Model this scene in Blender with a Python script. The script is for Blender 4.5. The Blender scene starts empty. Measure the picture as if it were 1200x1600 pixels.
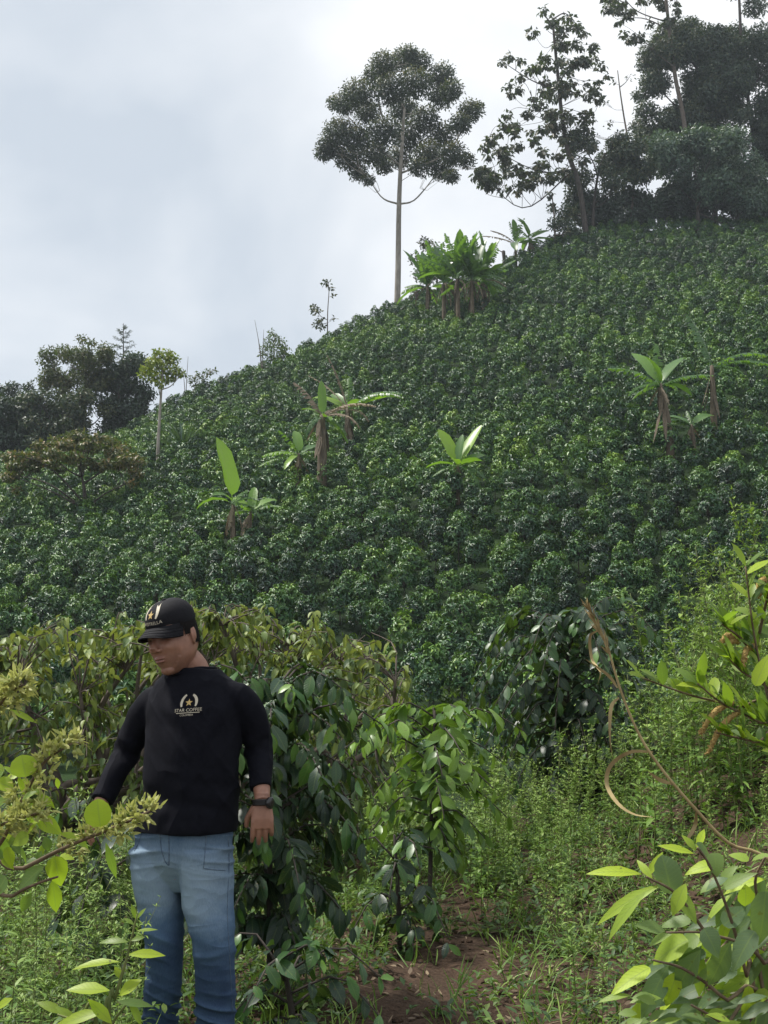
import bpy, math
import numpy as np
from mathutils import Vector
from mathutils.bvhtree import BVHTree

rng = np.random.default_rng(11)
R = math.radians
F = 1931.0                      # focal length in pixels of the 1200x1600 frame
CAM = np.array([0.0, 0.0, 1.44])
PITCH = math.atan(250 / F)
SUN_EL, SUN_AZ = R(60), R(-72)  # azimuth from +Y, clockwise
scene = bpy.context.scene
COL = scene.collection


def at(px, py, Y):
    """World point seen at pixel (px, py) at horizontal distance Y in front of the camera."""
    x, v = (px - 600) / F, -(py - 800) / F
    fw = math.cos(PITCH) - math.sin(PITCH) * v
    up = math.sin(PITCH) + math.cos(PITCH) * v
    return CAM + np.array([x, fw, up]) * (Y / fw)


def proj(p):
    q = np.asarray(p) - CAM
    c, s = math.cos(PITCH), math.sin(PITCH)
    d = q[..., 1] * c + q[..., 2] * s
    v = -q[..., 1] * s + q[..., 2] * c
    return 600 + F * q[..., 0] / d, 800 - F * v / d


def sstep(a, b, x):
    t = np.clip((np.asarray(x, float) - a) / (b - a), 0, 1)
    return t * t * (3 - 2 * t)


# ------------------------------------------------------------------ terrain
RIDGE = [(-700, 765, 100), (-300, 748, 100), (0, 728, 104), (100, 712, 106), (200, 674, 108), (300, 624, 110),
         (400, 592, 112), (500, 545, 116), (600, 496, 120), (660, 472, 122), (780, 427, 126), (870, 387, 130),
         (950, 364, 132), (1100, 354, 134), (1200, 350, 135), (1600, 335, 138), (2200, 420, 140)]
_rp = np.array([at(*r) for r in RIDGE])
RA, RY, RZ = _rp[:, 0] / _rp[:, 1], _rp[:, 1], _rp[:, 2]
TOE = 40.0


def wob(x, y, s, k=0.0):
    return np.sin(x * s + 1.3 + k) * np.cos(y * s * 0.9 + 0.4 + 2 * k) + 0.5 * np.sin(x * s * 2.1 + y * s * 1.7 + k)


def H(x, y):
    x = np.asarray(x, float); y = np.asarray(y, float)
    a = x / np.maximum(y, 22.0)
    yr = np.interp(a, RA, RY); zr = np.interp(a, RA, RZ)
    t = (y - TOE) / (yr - TOE)
    zt = 0.9
    up = zt + (zr - zt) * t
    over = zr - 0.16 * (y - yr)
    hill = np.where(t < 1, up, over) + wob(x, y, 0.13) * 0.35 * sstep(40, 60, y)
    bank = 1.3 * sstep(0.7, 3.6, x) * sstep(2.6, 8.0, y)
    near = bank + 0.03 * wob(x, y, 2.1) + 0.015 * wob(x, y, 6.3, 1.0) - 0.10 * sstep(0, -3, x)
    near = near - 0.06 * np.exp(-((x - 0.35) / 0.5) ** 2) * sstep(9, 6, y)
    zv = near * (1 - sstep(10, 24, y)) + (-1.2) * sstep(10, 24, y)
    hill0 = np.where(y < TOE, zt, hill)
    s2 = sstep(24, TOE, y)
    return zv * (1 - s2) + hill0 * s2


# ------------------------------------------------------------------ mesh builder
class MB:
    def __init__(s):
        s.V, s.T, s.Q, s.t, s.uv, s.mT, s.mQ, s.n = [], [], [], [], [], [], [], 0

    def add(s, V, T=None, Q=None, tint=0.5, uv=None, mat=0):
        V = np.asarray(V, float).reshape(-1, 3)
        s.V.append(V)
        s.t.append(np.broadcast_to(np.asarray(tint, float), (len(V),)))
        s.uv.append(np.zeros((len(V), 3)) if uv is None else uv)
        if T is not None and len(T):
            s.T.append(np.asarray(T, int).reshape(-1, 3) + s.n); s.mT.append(np.full(len(s.T[-1]), mat))
        if Q is not None and len(Q):
            s.Q.append(np.asarray(Q, int).reshape(-1, 4) + s.n); s.mQ.append(np.full(len(s.Q[-1]), mat))
        s.n += len(V)

    def arrays(s):
        V = np.concatenate(s.V); t = np.concatenate(s.t); uv = np.concatenate(s.uv)
        T = np.concatenate(s.T) if s.T else np.zeros((0, 3), int)
        Q = np.concatenate(s.Q) if s.Q else np.zeros((0, 4), int)
        mT = np.concatenate(s.mT) if s.mT else np.zeros(0, int)
        mQ = np.concatenate(s.mQ) if s.mQ else np.zeros(0, int)
        return V, t, uv, T, Q, mT, mQ

    def mesh(s, name, mats, smooth=True, origin=None):
        V, t, uv, T, Q, mT, mQ = s.arrays()
        if origin is not None:
            V = V - np.asarray(origin)
        me = bpy.data.meshes.new(name)
        me.vertices.add(len(V)); me.vertices.foreach_set('co', V.astype(np.float32).ravel())
        nl = T.size + Q.size
        me.loops.add(nl)
        me.loops.foreach_set('vertex_index', np.concatenate([T.ravel(), Q.ravel()]).astype(np.int32))
        me.polygons.add(len(T) + len(Q))
        starts = np.concatenate([np.arange(len(T)) * 3, T.size + np.arange(len(Q)) * 4]).astype(np.int32)
        me.polygons.foreach_set('loop_start', starts)
        me.polygons.foreach_set('material_index', np.concatenate([mT, mQ]).astype(np.int32))
        me.polygons.foreach_set('use_smooth', np.full(len(T) + len(Q), smooth))
        at_ = me.attributes.new('tint', 'FLOAT', 'POINT'); at_.data.foreach_set('value', t.astype(np.float32))
        au = me.attributes.new('leafuv', 'FLOAT_VECTOR', 'POINT'); au.data.foreach_set('vector', uv.astype(np.float32).ravel())
        for m in (mats if isinstance(mats, (list, tuple)) else [mats]):
            me.materials.append(m)
        me.update(calc_edges=True)
        return me

    def build(s, name, mats, parent=None, smooth=True, origin=None):
        return link(name, s.mesh(name, mats, smooth, origin), parent, None if parent else origin)


def link(name, me, parent=None, loc=None):
    o = bpy.data.objects.new(name, me)
    COL.objects.link(o)
    if parent is not None:
        o.parent = parent
    if loc is not None:
        o.location = Vector(loc)
    return o


def tag(o, label, cat, group=None):
    o['label'] = label; o['category'] = cat
    if group: o['group'] = group
    return o


def thing(name, label, cat, loc, group=None):
    o = bpy.data.objects.new(name, None); COL.objects.link(o)
    o.empty_display_size = 0.2
    o.location = Vector(loc)
    return tag(o, label, cat, group)


def norm(a):
    a = np.asarray(a, float)
    return a / np.maximum(np.linalg.norm(a, axis=-1, keepdims=True), 1e-9)


def rdir(n, zlo=-1, zhi=1):
    z = rng.uniform(zlo, zhi, n); p = rng.uniform(0, 2 * np.pi, n); r = np.sqrt(np.maximum(0, 1 - z * z))
    return np.stack([r * np.cos(p), r * np.sin(p), z], 1)


# leaf outlines: stations (t along, half width)
SHAPES = {
    'far': [(0, 0), (.45, .5), (1, 0)],
    'ell': [(0, 0), (.12, .22), (.32, .44), (.55, .48), (.78, .32), (.9, .10), (1, 0)],
    'ovate': [(0, 0), (.06, .3), (.25, .5), (.5, .46), (.75, .27), (.92, .09), (1, 0)],
    'lance': [(0, 0), (.15, .22), (.38, .45), (.6, .43), (.82, .22), (1, 0)],
    'round': [(0, 0), (.05, .28), (.22, .5), (.5, .55), (.75, .45), (.92, .22), (1, 0)],
    'blade': [(0, .3), (.33, .5), (.7, .35), (1, 0)],
    'mid': [(0, 0), (.3, .45), (.65, .42), (1, 0)],
}


def leaves(mb, P, D, N, L, W, shape='far', curl=0.0, fold=0.15, tint=0.5, wave=0.0, mat=0):
    P = np.atleast_2d(np.asarray(P, float)); n = len(P)
    if n == 0: return
    D = norm(np.broadcast_to(D, (n, 3))); N = np.broadcast_to(np.asarray(N, float), (n, 3))
    N = norm(N - (N * D).sum(1, keepdims=True) * D + 1e-6)
    S = np.cross(D, N)
    L = np.broadcast_to(np.asarray(L, float), (n,)); W = np.broadcast_to(np.asarray(W, float), (n,))
    tint = np.broadcast_to(np.asarray(tint, float), (n,))
    curl = np.broadcast_to(np.asarray(curl, float), (n,)) + 1e-4
    if shape == 'far':
        a = P; tip = P + D * L[:, None]
        m = P + D * (L * .45)[:, None] + N * (fold * W)[:, None]
        l = m - S * (W * .5)[:, None]; r = m + S * (W * .5)[:, None]
        dz = (L * curl * .35)[:, None] * N
        V = np.stack([a - dz * .3, r, tip - dz, l], 1).reshape(-1, 3)
        b = (np.arange(n) * 4)[:, None]
        T = np.concatenate([b + [0, 1, 2], b + [0, 2, 3]])
        uv = np.tile(np.array([[.5, 0, 0], [1, .45, 0], [.5, 1, 0], [0, .45, 0]]), (n, 1))
        mb.add(V, T=T, tint=np.repeat(tint, 4), uv=uv, mat=mat)
        return
    st = SHAPES[shape]; verts = []; uvs = []; idx = []; k = 0
    for i, (t, w) in enumerate(st):
        ang = curl * t
        along = (L * np.sin(ang) / curl)[:, None] * D - (L * (1 - np.cos(ang)) / curl)[:, None] * N
        nn = N * np.cos(ang)[:, None] + D * np.sin(ang)[:, None]
        c = P + along
        if w == 0:
            verts.append(c); uvs.append((.5, t, 0)); idx.append((k,)); k += 1
        else:
            wv = wave * (1 if i % 2 else -1)
            h = (W * w)[:, None]
            verts += [c - S * h + nn * h * (fold + wv), c, c + S * h + nn * h * (fold - wv)]
            uvs += [(0, t, 0), (.5, t, 0), (1, t, 0)]; idx.append((k, k + 1, k + 2)); k += 3
    V = np.stack(verts, 1).reshape(-1, 3)
    T, Q = [], []
    for A, B in zip(idx[:-1], idx[1:]):
        if len(A) == 1: T += [(A[0], B[1], B[0]), (A[0], B[2], B[1])]
        elif len(B) == 1: T += [(A[0], A[1], B[0]), (A[1], A[2], B[0])]
        else: Q += [(A[0], A[1], B[1], B[0]), (A[1], A[2], B[2], B[1])]
    b = (np.arange(n) * k)[:, None, None]
    T = (b + np.array(T)[None]).reshape(-1, 3)
    Q = (b + np.array(Q)[None]).reshape(-1, 4) if Q else None
    mb.add(V, T=T, Q=Q, tint=np.repeat(tint, k), uv=np.tile(np.array(uvs, float), (n, 1)), mat=mat)


def curve(pts, n=12):
    """Catmull-Rom through pts."""
    p = np.asarray(pts, float)
    if len(p) == 2: return p[0] + (p[1] - p[0]) * np.linspace(0, 1, n)[:, None]
    p = np.vstack([2 * p[0] - p[1], p, 2 * p[-1] - p[-2]])
    out = []
    seg = len(p) - 3
    for u in np.linspace(0, seg - 1e-6, n):
        i = int(u); t = u - i
        a, b, c, d = p[i:i + 4]
        out.append(.5 * (2 * b + (c - a) * t + (2 * a - 5 * b + 4 * c - d) * t * t + (3 * b - a - 3 * c + d) * t ** 3))
    return np.array(out)


def tube(mb, pts, r, sides=6, tint=0.5, mat=0, flat=1.0, cap=True):
    p = np.asarray(pts, float); n = len(p)
    r = np.broadcast_to(np.asarray(r, float), (n,)) if np.ndim(r) == 0 or len(np.atleast_1d(r)) == n else np.interp(np.linspace(0, 1, n), np.linspace(0, 1, len(r)), r)
    tg = norm(np.gradient(p, axis=0))
    u = np.cross(tg[0], [0.13, 0.2, 1.0])
    if np.linalg.norm(u) < 1e-3: u = np.cross(tg[0], [1, 0, 0])
    rings = []
    ang = np.linspace(0, 2 * np.pi, sides, endpoint=False)
    for i in range(n):
        u = norm(u - (u @ tg[i]) * tg[i]); w = np.cross(tg[i], u)
        rings.append(p[i] + r[i] * (np.cos(ang)[:, None] * u + flat * np.sin(ang)[:, None] * w))
    V = np.concatenate(rings)
    i = np.arange(n - 1)[:, None] * sides; j = np.arange(sides)[None]; j2 = (j + 1) % sides
    Q = np.stack([i + j, i + j2, i + sides + j2, i + sides + j], -1).reshape(-1, 4)
    T = None
    uv = np.zeros((len(V), 3)); uv[:, 1] = np.repeat(np.linspace(0, 1, n), sides)
    if cap:
        V = np.vstack([V, p[-1] + tg[-1] * r[-1] * .6, p[0]]); uv = np.vstack([uv, [0, 1, 0], [0, 0, 0]])
        m = n * sides; b = (n - 1) * sides
        T = [(b + k, b + (k + 1) % sides, m) for k in range(sides)] + [((k + 1) % sides, k, m + 1) for k in range(sides)]
    mb.add(V, T=T, Q=Q, tint=tint, uv=uv, mat=mat)


def blob(mb, c, rad, axes=None, nu=16, nv=10, tint=0.5, mat=0):
    u = np.linspace(0, 2 * np.pi, nu, endpoint=False); v = np.linspace(0, np.pi, nv + 1)
    uu, vv = np.meshgrid(u, v)
    d = np.stack([np.cos(uu) * np.sin(vv), np.sin(uu) * np.sin(vv), np.cos(vv)], -1).reshape(-1, 3) * np.asarray(rad)
    if axes is not None: d = d @ np.asarray(axes)
    i = np.arange(nv)[:, None] * nu; j = np.arange(nu)[None]; j2 = (j + 1) % nu
    Q = np.stack([i + nu + j, i + nu + j2, i + j2, i + j], -1).reshape(-1, 4)
    mb.add(d + np.asarray(c), Q=Q, tint=tint, mat=mat)


# ------------------------------------------------------------------ materials
def mat_new(name):
    m = bpy.data.materials.new(name); m.use_nodes = True
    nt = m.node_tree; nt.nodes.clear()
    out = nt.nodes.new('ShaderNodeOutputMaterial')
    return m, nt, out


def ramp(nt, fac, stops):
    r = nt.nodes.new('ShaderNodeValToRGB')
    cr = r.color_ramp
    while len(cr.elements) < len(stops): cr.elements.new(.5)
    for e, (p, c) in zip(cr.elements, stops):
        e.position = p; e.color = (*c, 1)
    nt.links.new(fac, r.inputs[0])
    return r.outputs[0]


def node(nt, kind, **kw):
    n = nt.nodes.new(kind)
    for k, v in kw.items():
        if k.startswith('i_'): n.inputs[int(k[2:])].default_value = v
        else: setattr(n, k, v)
    return n


def mth(nt, op, a, b=None):
    n = nt.nodes.new('ShaderNodeMath'); n.operation = op
    for i, x in enumerate((a, b)):
        if x is None: continue
        if isinstance(x, (int, float)): n.inputs[i].default_value = x
        else: nt.links.new(x, n.inputs[i])
    return n.outputs[0]


def mixc(nt, fac, a, b, mode='MIX'):
    n = nt.nodes.new('ShaderNodeMix'); n.data_type = 'RGBA'; n.blend_type = mode
    for i, x in ((0, fac), (6, a), (7, b)):
        if isinstance(x, (int, float)): n.inputs[i].default_value = x
        elif isinstance(x, tuple): n.inputs[i].default_value = (*x, 1)
        else: nt.links.new(x, n.inputs[i])
    return n.outputs[2]


def leaf_mat(name, stops, rough=.4, transl=.3, spec=.5, vein=0.0, tcol=None, objrand=0.0, blotch=.25):
    m, nt, out = mat_new(name)
    at_ = node(nt, 'ShaderNodeAttribute', attribute_name='tint')
    fac = at_.outputs['Fac']
    if objrand:
        oi = nt.nodes.new('ShaderNodeObjectInfo')
        fac = mth(nt, 'ADD', fac, mth(nt, 'MULTIPLY', mth(nt, 'SUBTRACT', oi.outputs['Random'], .5), objrand))
    col = ramp(nt, fac, stops)
    if blotch:
        tc = nt.nodes.new('ShaderNodeTexCoord')
        nz = node(nt, 'ShaderNodeTexNoise'); nz.inputs['Scale'].default_value = 9 if vein else .35
        nz.inputs['Detail'].default_value = 3
        nt.links.new(tc.outputs['Object'], nz.inputs['Vector'])
        k = mth(nt, 'ADD', mth(nt, 'MULTIPLY', nz.outputs['Fac'], 2 * blotch), 1 - blotch)
        comb = node(nt, 'ShaderNodeCombineColor')
        for i in range(3): nt.links.new(k, comb.inputs[i])
        col = mixc(nt, 1.0, col, comb.outputs[0], 'MULTIPLY')
    pr = nt.nodes.new('ShaderNodeBsdfPrincipled')
    if vein:
        uv = node(nt, 'ShaderNodeAttribute', attribute_name='leafuv')
        sx = nt.nodes.new('ShaderNodeSeparateXYZ'); nt.links.new(uv.outputs['Vector'], sx.inputs[0])
        au = mth(nt, 'ABSOLUTE', mth(nt, 'SUBTRACT', sx.outputs[0], .5))
        mid = mth(nt, 'LESS_THAN', au, .035)
        lat = mth(nt, 'SINE', mth(nt, 'MULTIPLY', mth(nt, 'SUBTRACT', sx.outputs[1], mth(nt, 'MULTIPLY', au, .35)), 62.0))
        lat = mth(nt, 'GREATER_THAN', lat, .86)
        v = mth(nt, 'MAXIMUM', mid, mth(nt, 'MULTIPLY', lat, .45))
        col = mixc(nt, mth(nt, 'MULTIPLY', v, vein), col, (.22, .30, .08))
        tc2 = nt.nodes.new('ShaderNodeTexCoord'); sp_ = nt.nodes.new('ShaderNodeTexNoise'); sp_.inputs['Scale'].default_value = 75; sp_.inputs['Detail'].default_value = 2
        nt.links.new(tc2.outputs['Object'], sp_.inputs['Vector'])
        big = nt.nodes.new('ShaderNodeTexNoise'); big.inputs['Scale'].default_value = 11; nt.links.new(tc2.outputs['Object'], big.inputs['Vector'])
        spot = mth(nt, 'GREATER_THAN', mth(nt, 'ADD', sp_.outputs['Fac'], mth(nt, 'MULTIPLY', big.outputs['Fac'], .45)), .93)
        col = mixc(nt, mth(nt, 'MULTIPLY', spot, .75), col, (.10, .075, .025))
        bm = nt.nodes.new('ShaderNodeBump'); bm.inputs['Strength'].default_value = .5; bm.inputs['Distance'].default_value = .004
        bm.invert = True
        nt.links.new(v, bm.inputs['Height']); nt.links.new(bm.outputs[0], pr.inputs['Normal'])
    nt.links.new(col, pr.inputs['Base Color'])
    pr.inputs['Roughness'].default_value = rough
    pr.inputs['Specular IOR Level'].default_value = spec
    tr = nt.nodes.new('ShaderNodeBsdfTranslucent')
    tcl = mixc(nt, .75, col, tcol or (.14, .24, .02))
    nt.links.new(tcl, tr.inputs['Color'])
    mx = nt.nodes.new('ShaderNodeMixShader'); mx.inputs[0].default_value = transl
    nt.links.new(pr.outputs[0], mx.inputs[1]); nt.links.new(tr.outputs[0], mx.inputs[2])
    nt.links.new(mx.outputs[0], out.inputs[0])
    return m


def plain_mat(name, c1, c2, scale=8, rough=.8, spec=.3, bump=.3, stretch=(1, 1, 1), detail=6, dist=.01, c3=None):
    m, nt, out = mat_new(name)
    tc = nt.nodes.new('ShaderNodeTexCoord'); mp = nt.nodes.new('ShaderNodeMapping'); mp.inputs['Scale'].default_value = stretch
    nt.links.new(tc.outputs['Object'], mp.inputs[0])
    nz = nt.nodes.new('ShaderNodeTexNoise'); nz.inputs['Scale'].default_value = scale; nz.inputs['Detail'].default_value = detail
    nt.links.new(mp.outputs[0], nz.inputs['Vector'])
    stops = [(.3, c1), (.7, c2)] + ([(.85, c3)] if c3 else [])
    col = ramp(nt, nz.outputs['Fac'], stops)
    pr = nt.nodes.new('ShaderNodeBsdfPrincipled')
    nt.links.new(col, pr.inputs['Base Color'])
    pr.inputs['Roughness'].default_value = rough; pr.inputs['Specular IOR Level'].default_value = spec
    if bump:
        b = nt.nodes.new('ShaderNodeBump'); b.inputs['Strength'].default_value = bump; b.inputs['Distance'].default_value = dist
        nt.links.new(nz.outputs['Fac'], b.inputs['Height']); nt.links.new(b.outputs[0], pr.inputs['Normal'])
    nt.links.new(pr.outputs[0], out.inputs[0])
    return m


def add_wrinkle(m, scale, dist, stretch=(1, 1, 1), strength=.7, distortion=1.2):
    """soft cloth creases: a second, larger bump under the weave"""
    nt = m.node_tree; pr = next(n for n in nt.nodes if n.type == 'BSDF_PRINCIPLED')
    tc = nt.nodes.new('ShaderNodeTexCoord'); mp = nt.nodes.new('ShaderNodeMapping'); mp.inputs['Scale'].default_value = stretch; mp.inputs['Rotation'].default_value = (0, .35, 0)
    nz = nt.nodes.new('ShaderNodeTexNoise'); nz.inputs['Scale'].default_value = scale; nz.inputs['Detail'].default_value = 1.2; nz.inputs['Distortion'].default_value = distortion
    nt.links.new(tc.outputs['Object'], mp.inputs[0]); nt.links.new(mp.outputs[0], nz.inputs['Vector'])
    rg = mth(nt, 'SUBTRACT', 1.0, mth(nt, 'MULTIPLY', mth(nt, 'ABSOLUTE', mth(nt, 'SUBTRACT', nz.outputs['Fac'], .5)), 4.0))
    b = nt.nodes.new('ShaderNodeBump'); b.inputs['Strength'].default_value = strength; b.inputs['Distance'].default_value = dist
    nt.links.new(rg, b.inputs['Height'])
    old = pr.inputs['Normal'].links[0].from_node if pr.inputs['Normal'].is_linked else None
    if old is not None: nt.links.new(b.outputs[0], old.inputs['Normal'])
    else: nt.links.new(b.outputs[0], pr.inputs['Normal'])


M = {}
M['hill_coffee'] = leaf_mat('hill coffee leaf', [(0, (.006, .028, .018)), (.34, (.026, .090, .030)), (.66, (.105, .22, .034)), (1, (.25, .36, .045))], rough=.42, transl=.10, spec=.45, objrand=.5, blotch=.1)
M['coffee'] = leaf_mat('glossy coffee leaf', [(0, (.007, .022, .015)), (.45, (.012, .040, .018)), (.72, (.045, .13, .020)), (1, (.15, .28, .03))], rough=.38, transl=.16, spec=.5, vein=.25, blotch=.2)
M['young_coffee'] = leaf_mat('young coffee leaf', [(0, (.025, .07, .022)), (.5, (.06, .145, .025)), (1, (.16, .28, .03))], rough=.36, transl=.34, spec=.55, vein=.3, blotch=.2)
M['droopy'] = leaf_mat('drooping pale leaf', [(0, (.030, .060, .028)), (.4, (.075, .135, .04)), (.75, (.185, .25, .06)), (1, (.31, .37, .085))], rough=.45, transl=.3, spec=.45, vein=.25, blotch=.25, tcol=(.26, .30, .04))
M['euc'] = leaf_mat('eucalyptus leaf', [(0, (.016, .028, .024)), (.5, (.036, .055, .033)), (1, (.17, .155, .05))], rough=.5, transl=.12, blotch=.3)
M['forest'] = leaf_mat('forest leaf', [(0, (.016, .034, .026)), (.6, (.036, .066, .036)), (1, (.10, .105, .04))], rough=.5, transl=.1, blotch=.3)
M['grey_tree'] = leaf_mat('bluish bush leaf', [(0, (.028, .06, .045)), (.6, (.06, .115, .078)), (1, (.13, .19, .115))], rough=.42, transl=.15, blotch=.3)
M['sparse'] = leaf_mat('sparse tree leaf', [(0, (.02, .032, .024)), (.6, (.045, .058, .03)), (1, (.11, .09, .05))], rough=.45, transl=.15, blotch=.2)
M['yellow_tree'] = leaf_mat('yellow green leaf', [(0, (.07, .11, .02)), (.5, (.20, .26, .035)), (1, (.36, .38, .05))], rough=.5, transl=.3, blotch=.2)
M['rust_tree'] = leaf_mat('rusty leaf', [(0, (.035, .055, .02)), (.45, (.09, .10, .03)), (.75, (.19, .14, .045)), (1, (.28, .15, .055))], rough=.5, transl=.2, blotch=.2)
M['pale_bush'] = leaf_mat('pale bush leaf', [(0, (.03, .06, .02)), (.6, (.08, .13, .035)), (1, (.16, .2, .06))], rough=.5, transl=.25)
M['banana'] = leaf_mat('banana leaf', [(0, (.030, .085, .030)), (.5, (.07, .16, .04)), (.8, (.15, .29, .03)), (1, (.24, .40, .02))], rough=.35, transl=.4, spec=.5, vein=.3, tcol=(.22, .42, .02), blotch=.12)
M['banana_dry'] = leaf_mat('dry banana leaf', [(0, (.10, .075, .05)), (1, (.26, .21, .14))], rough=.8, transl=.15, tcol=(.3, .22, .1))
M['weed'] = leaf_mat('weed leaf', [(0, (.05, .105, .028)), (.45, (.135, .26, .045)), (1, (.33, .45, .10))], rough=.5, transl=.35, blotch=.15)
M['weed_far'] = leaf_mat('low weed leaf', [(0, (.028, .065, .02)), (.5, (.075, .15, .03)), (1, (.19, .26, .055))], rough=.5, transl=.3, blotch=.2)
M['dry_weed'] = leaf_mat('dry litter leaf', [(0, (.07, .045, .03)), (1, (.28, .21, .13))], rough=.85, transl=.1, tcol=(.25, .18, .1))
M['fresh'] = leaf_mat('fresh shrub leaf', [(0, (.045, .085, .045)), (.4, (.12, .21, .05)), (.7, (.30, .42, .03)), (1, (.44, .58, .03))], rough=.42, transl=.5, spec=.45, vein=.4, tcol=(.28, .46, .02), blotch=.15)
M['grey_leaf'] = leaf_mat('grey green shrub leaf', [(0, (.055, .10, .055)), (.4, (.12, .19, .095)), (.7, (.27, .39, .05)), (1, (.44, .58, .03))], rough=.48, transl=.42, spec=.4, vein=.4, tcol=(.28, .44, .03), blotch=.15)
M['floret'] = leaf_mat('pale floret', [(0, (.26, .31, .07)), (1, (.58, .58, .22))], rough=.6, transl=.4, tcol=(.4, .42, .1))
M['bark'] = plain_mat('grey bark', (.07, .055, .045), (.17, .14, .115), 14, .9, stretch=(1, 1, .3))
M['dark_bark'] = plain_mat('dark bark', (.035, .03, .027), (.085, .07, .06), 10, .9, stretch=(1, 1, .3))
M['pale_bark'] = plain_mat('pale smooth bark', (.17, .15, .125), (.34, .31, .27), 3, .75, stretch=(1, 1, .35))
M['pseudostem'] = plain_mat('banana stem', (.055, .042, .03), (.17, .135, .09), 6, .8, stretch=(4, 4, .4), c3=(.13, .17, .05))
M['green_stem'] = plain_mat('green stem', (.08, .11, .03), (.17, .19, .06), 30, .6)
M['woody_stem'] = plain_mat('woody stem', (.09, .065, .04), (.2, .15, .09), 40, .8)
M['straw'] = plain_mat('dry straw', (.24, .18, .08), (.42, .33, .16), 20, .7)
M['seed_spike'] = plain_mat('orange brown spike', (.30, .19, .06), (.50, .36, .13), 160, .8, bump=.8)
M['berry'] = plain_mat('green coffee berry', (.018, .045, .014), (.05, .09, .02), 12, .3, spec=.5, bump=0)

# ------------------------------------------------------------------ ground
def axis(lo, hi, fine, near, step, grow):
    out = [0.0]
    for sgn, lim in ((1, hi), (-1, lo)):
        x, s = 0.0, step
        while abs(x) < abs(lim):
            if abs(x) > near: s = min(s * grow, fine)
            x += sgn * s; out.append(max(lo, min(hi, x)))
    return np.array(sorted(set(out)))


xs = axis(-240, 240, 9.0, 5, .09, 1.08)
ys = axis(-14, 330, 9.0, 10, .09, 1.03)
X, Y = np.meshgrid(xs, ys)
Z = H(X, Y)
g = MB()
ny, nx = X.shape
i = np.arange(ny - 1)[:, None] * nx; j = np.arange(nx - 1)[None]
rgh = np.random.default_rng(3).normal(0, 1, X.shape) * .010 * sstep(14, 9, Y) * sstep(-8, -5, X) * sstep(8, 5, X)
g.add(np.stack([X, Y, Z + rgh], -1), Q=np.stack([i + j, i + j + 1, i + nx + j + 1, i + nx + j], -1).reshape(-1, 4))
m, nt, out = mat_new('dark humus soil')
tc = nt.nodes.new('ShaderNodeTexCoord')
n1 = nt.nodes.new('ShaderNodeTexNoise'); n1.inputs['Scale'].default_value = 5; n1.inputs['Detail'].default_value = 9; n1.inputs['Roughness'].default_value = .7
n2 = nt.nodes.new('ShaderNodeTexNoise'); n2.inputs['Scale'].default_value = 60; n2.inputs['Detail'].default_value = 5
n3 = nt.nodes.new('ShaderNodeTexNoise'); n3.inputs['Scale'].default_value = .9; n3.inputs['Detail'].default_value = 4
for n in (n1, n2, n3): nt.links.new(tc.outputs['Object'], n.inputs['Vector'])
soil = ramp(nt, n1.outputs['Fac'], [(.3, (.028, .017, .011)), (.55, (.070, .042, .028)), (.75, (.135, .088, .060))])
soil = mixc(nt, .5, soil, ramp(nt, n2.outputs['Fac'], [(.35, (.022, .015, .010)), (.65, (.095, .065, .045))]))
sp = nt.nodes.new('ShaderNodeSeparateXYZ'); nt.links.new(tc.outputs['Object'], sp.inputs[0])
far = mth(nt, 'GREATER_THAN', sp.outputs[1], 18.0)
soil = mixc(nt, mth(nt, 'MULTIPLY', far, .97), soil, ramp(nt, n3.outputs['Fac'], [(.4, (.007, .017, .006)), (.62, (.016, .038, .009)), (.8, (.032, .062, .013))]))
pr = nt.nodes.new('ShaderNodeBsdfPrincipled'); pr.inputs['Roughness'].default_value = .95; pr.inputs['Specular IOR Level'].default_value = .15
nt.links.new(soil, pr.inputs['Base Color'])
bp = nt.nodes.new('ShaderNodeBump'); bp.inputs['Strength'].default_value = .8; bp.inputs['Distance'].default_value = .03
nt.links.new(mth(nt, 'ADD', n1.outputs['Fac'], mth(nt, 'MULTIPLY', n2.outputs['Fac'], .4)), bp.inputs['Height'])
nt.links.new(bp.outputs[0], pr.inputs['Normal']); nt.links.new(pr.outputs[0], out.inputs[0])
m_soil = m
o = g.build('ground', m); o['kind'] = 'structure'

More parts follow.
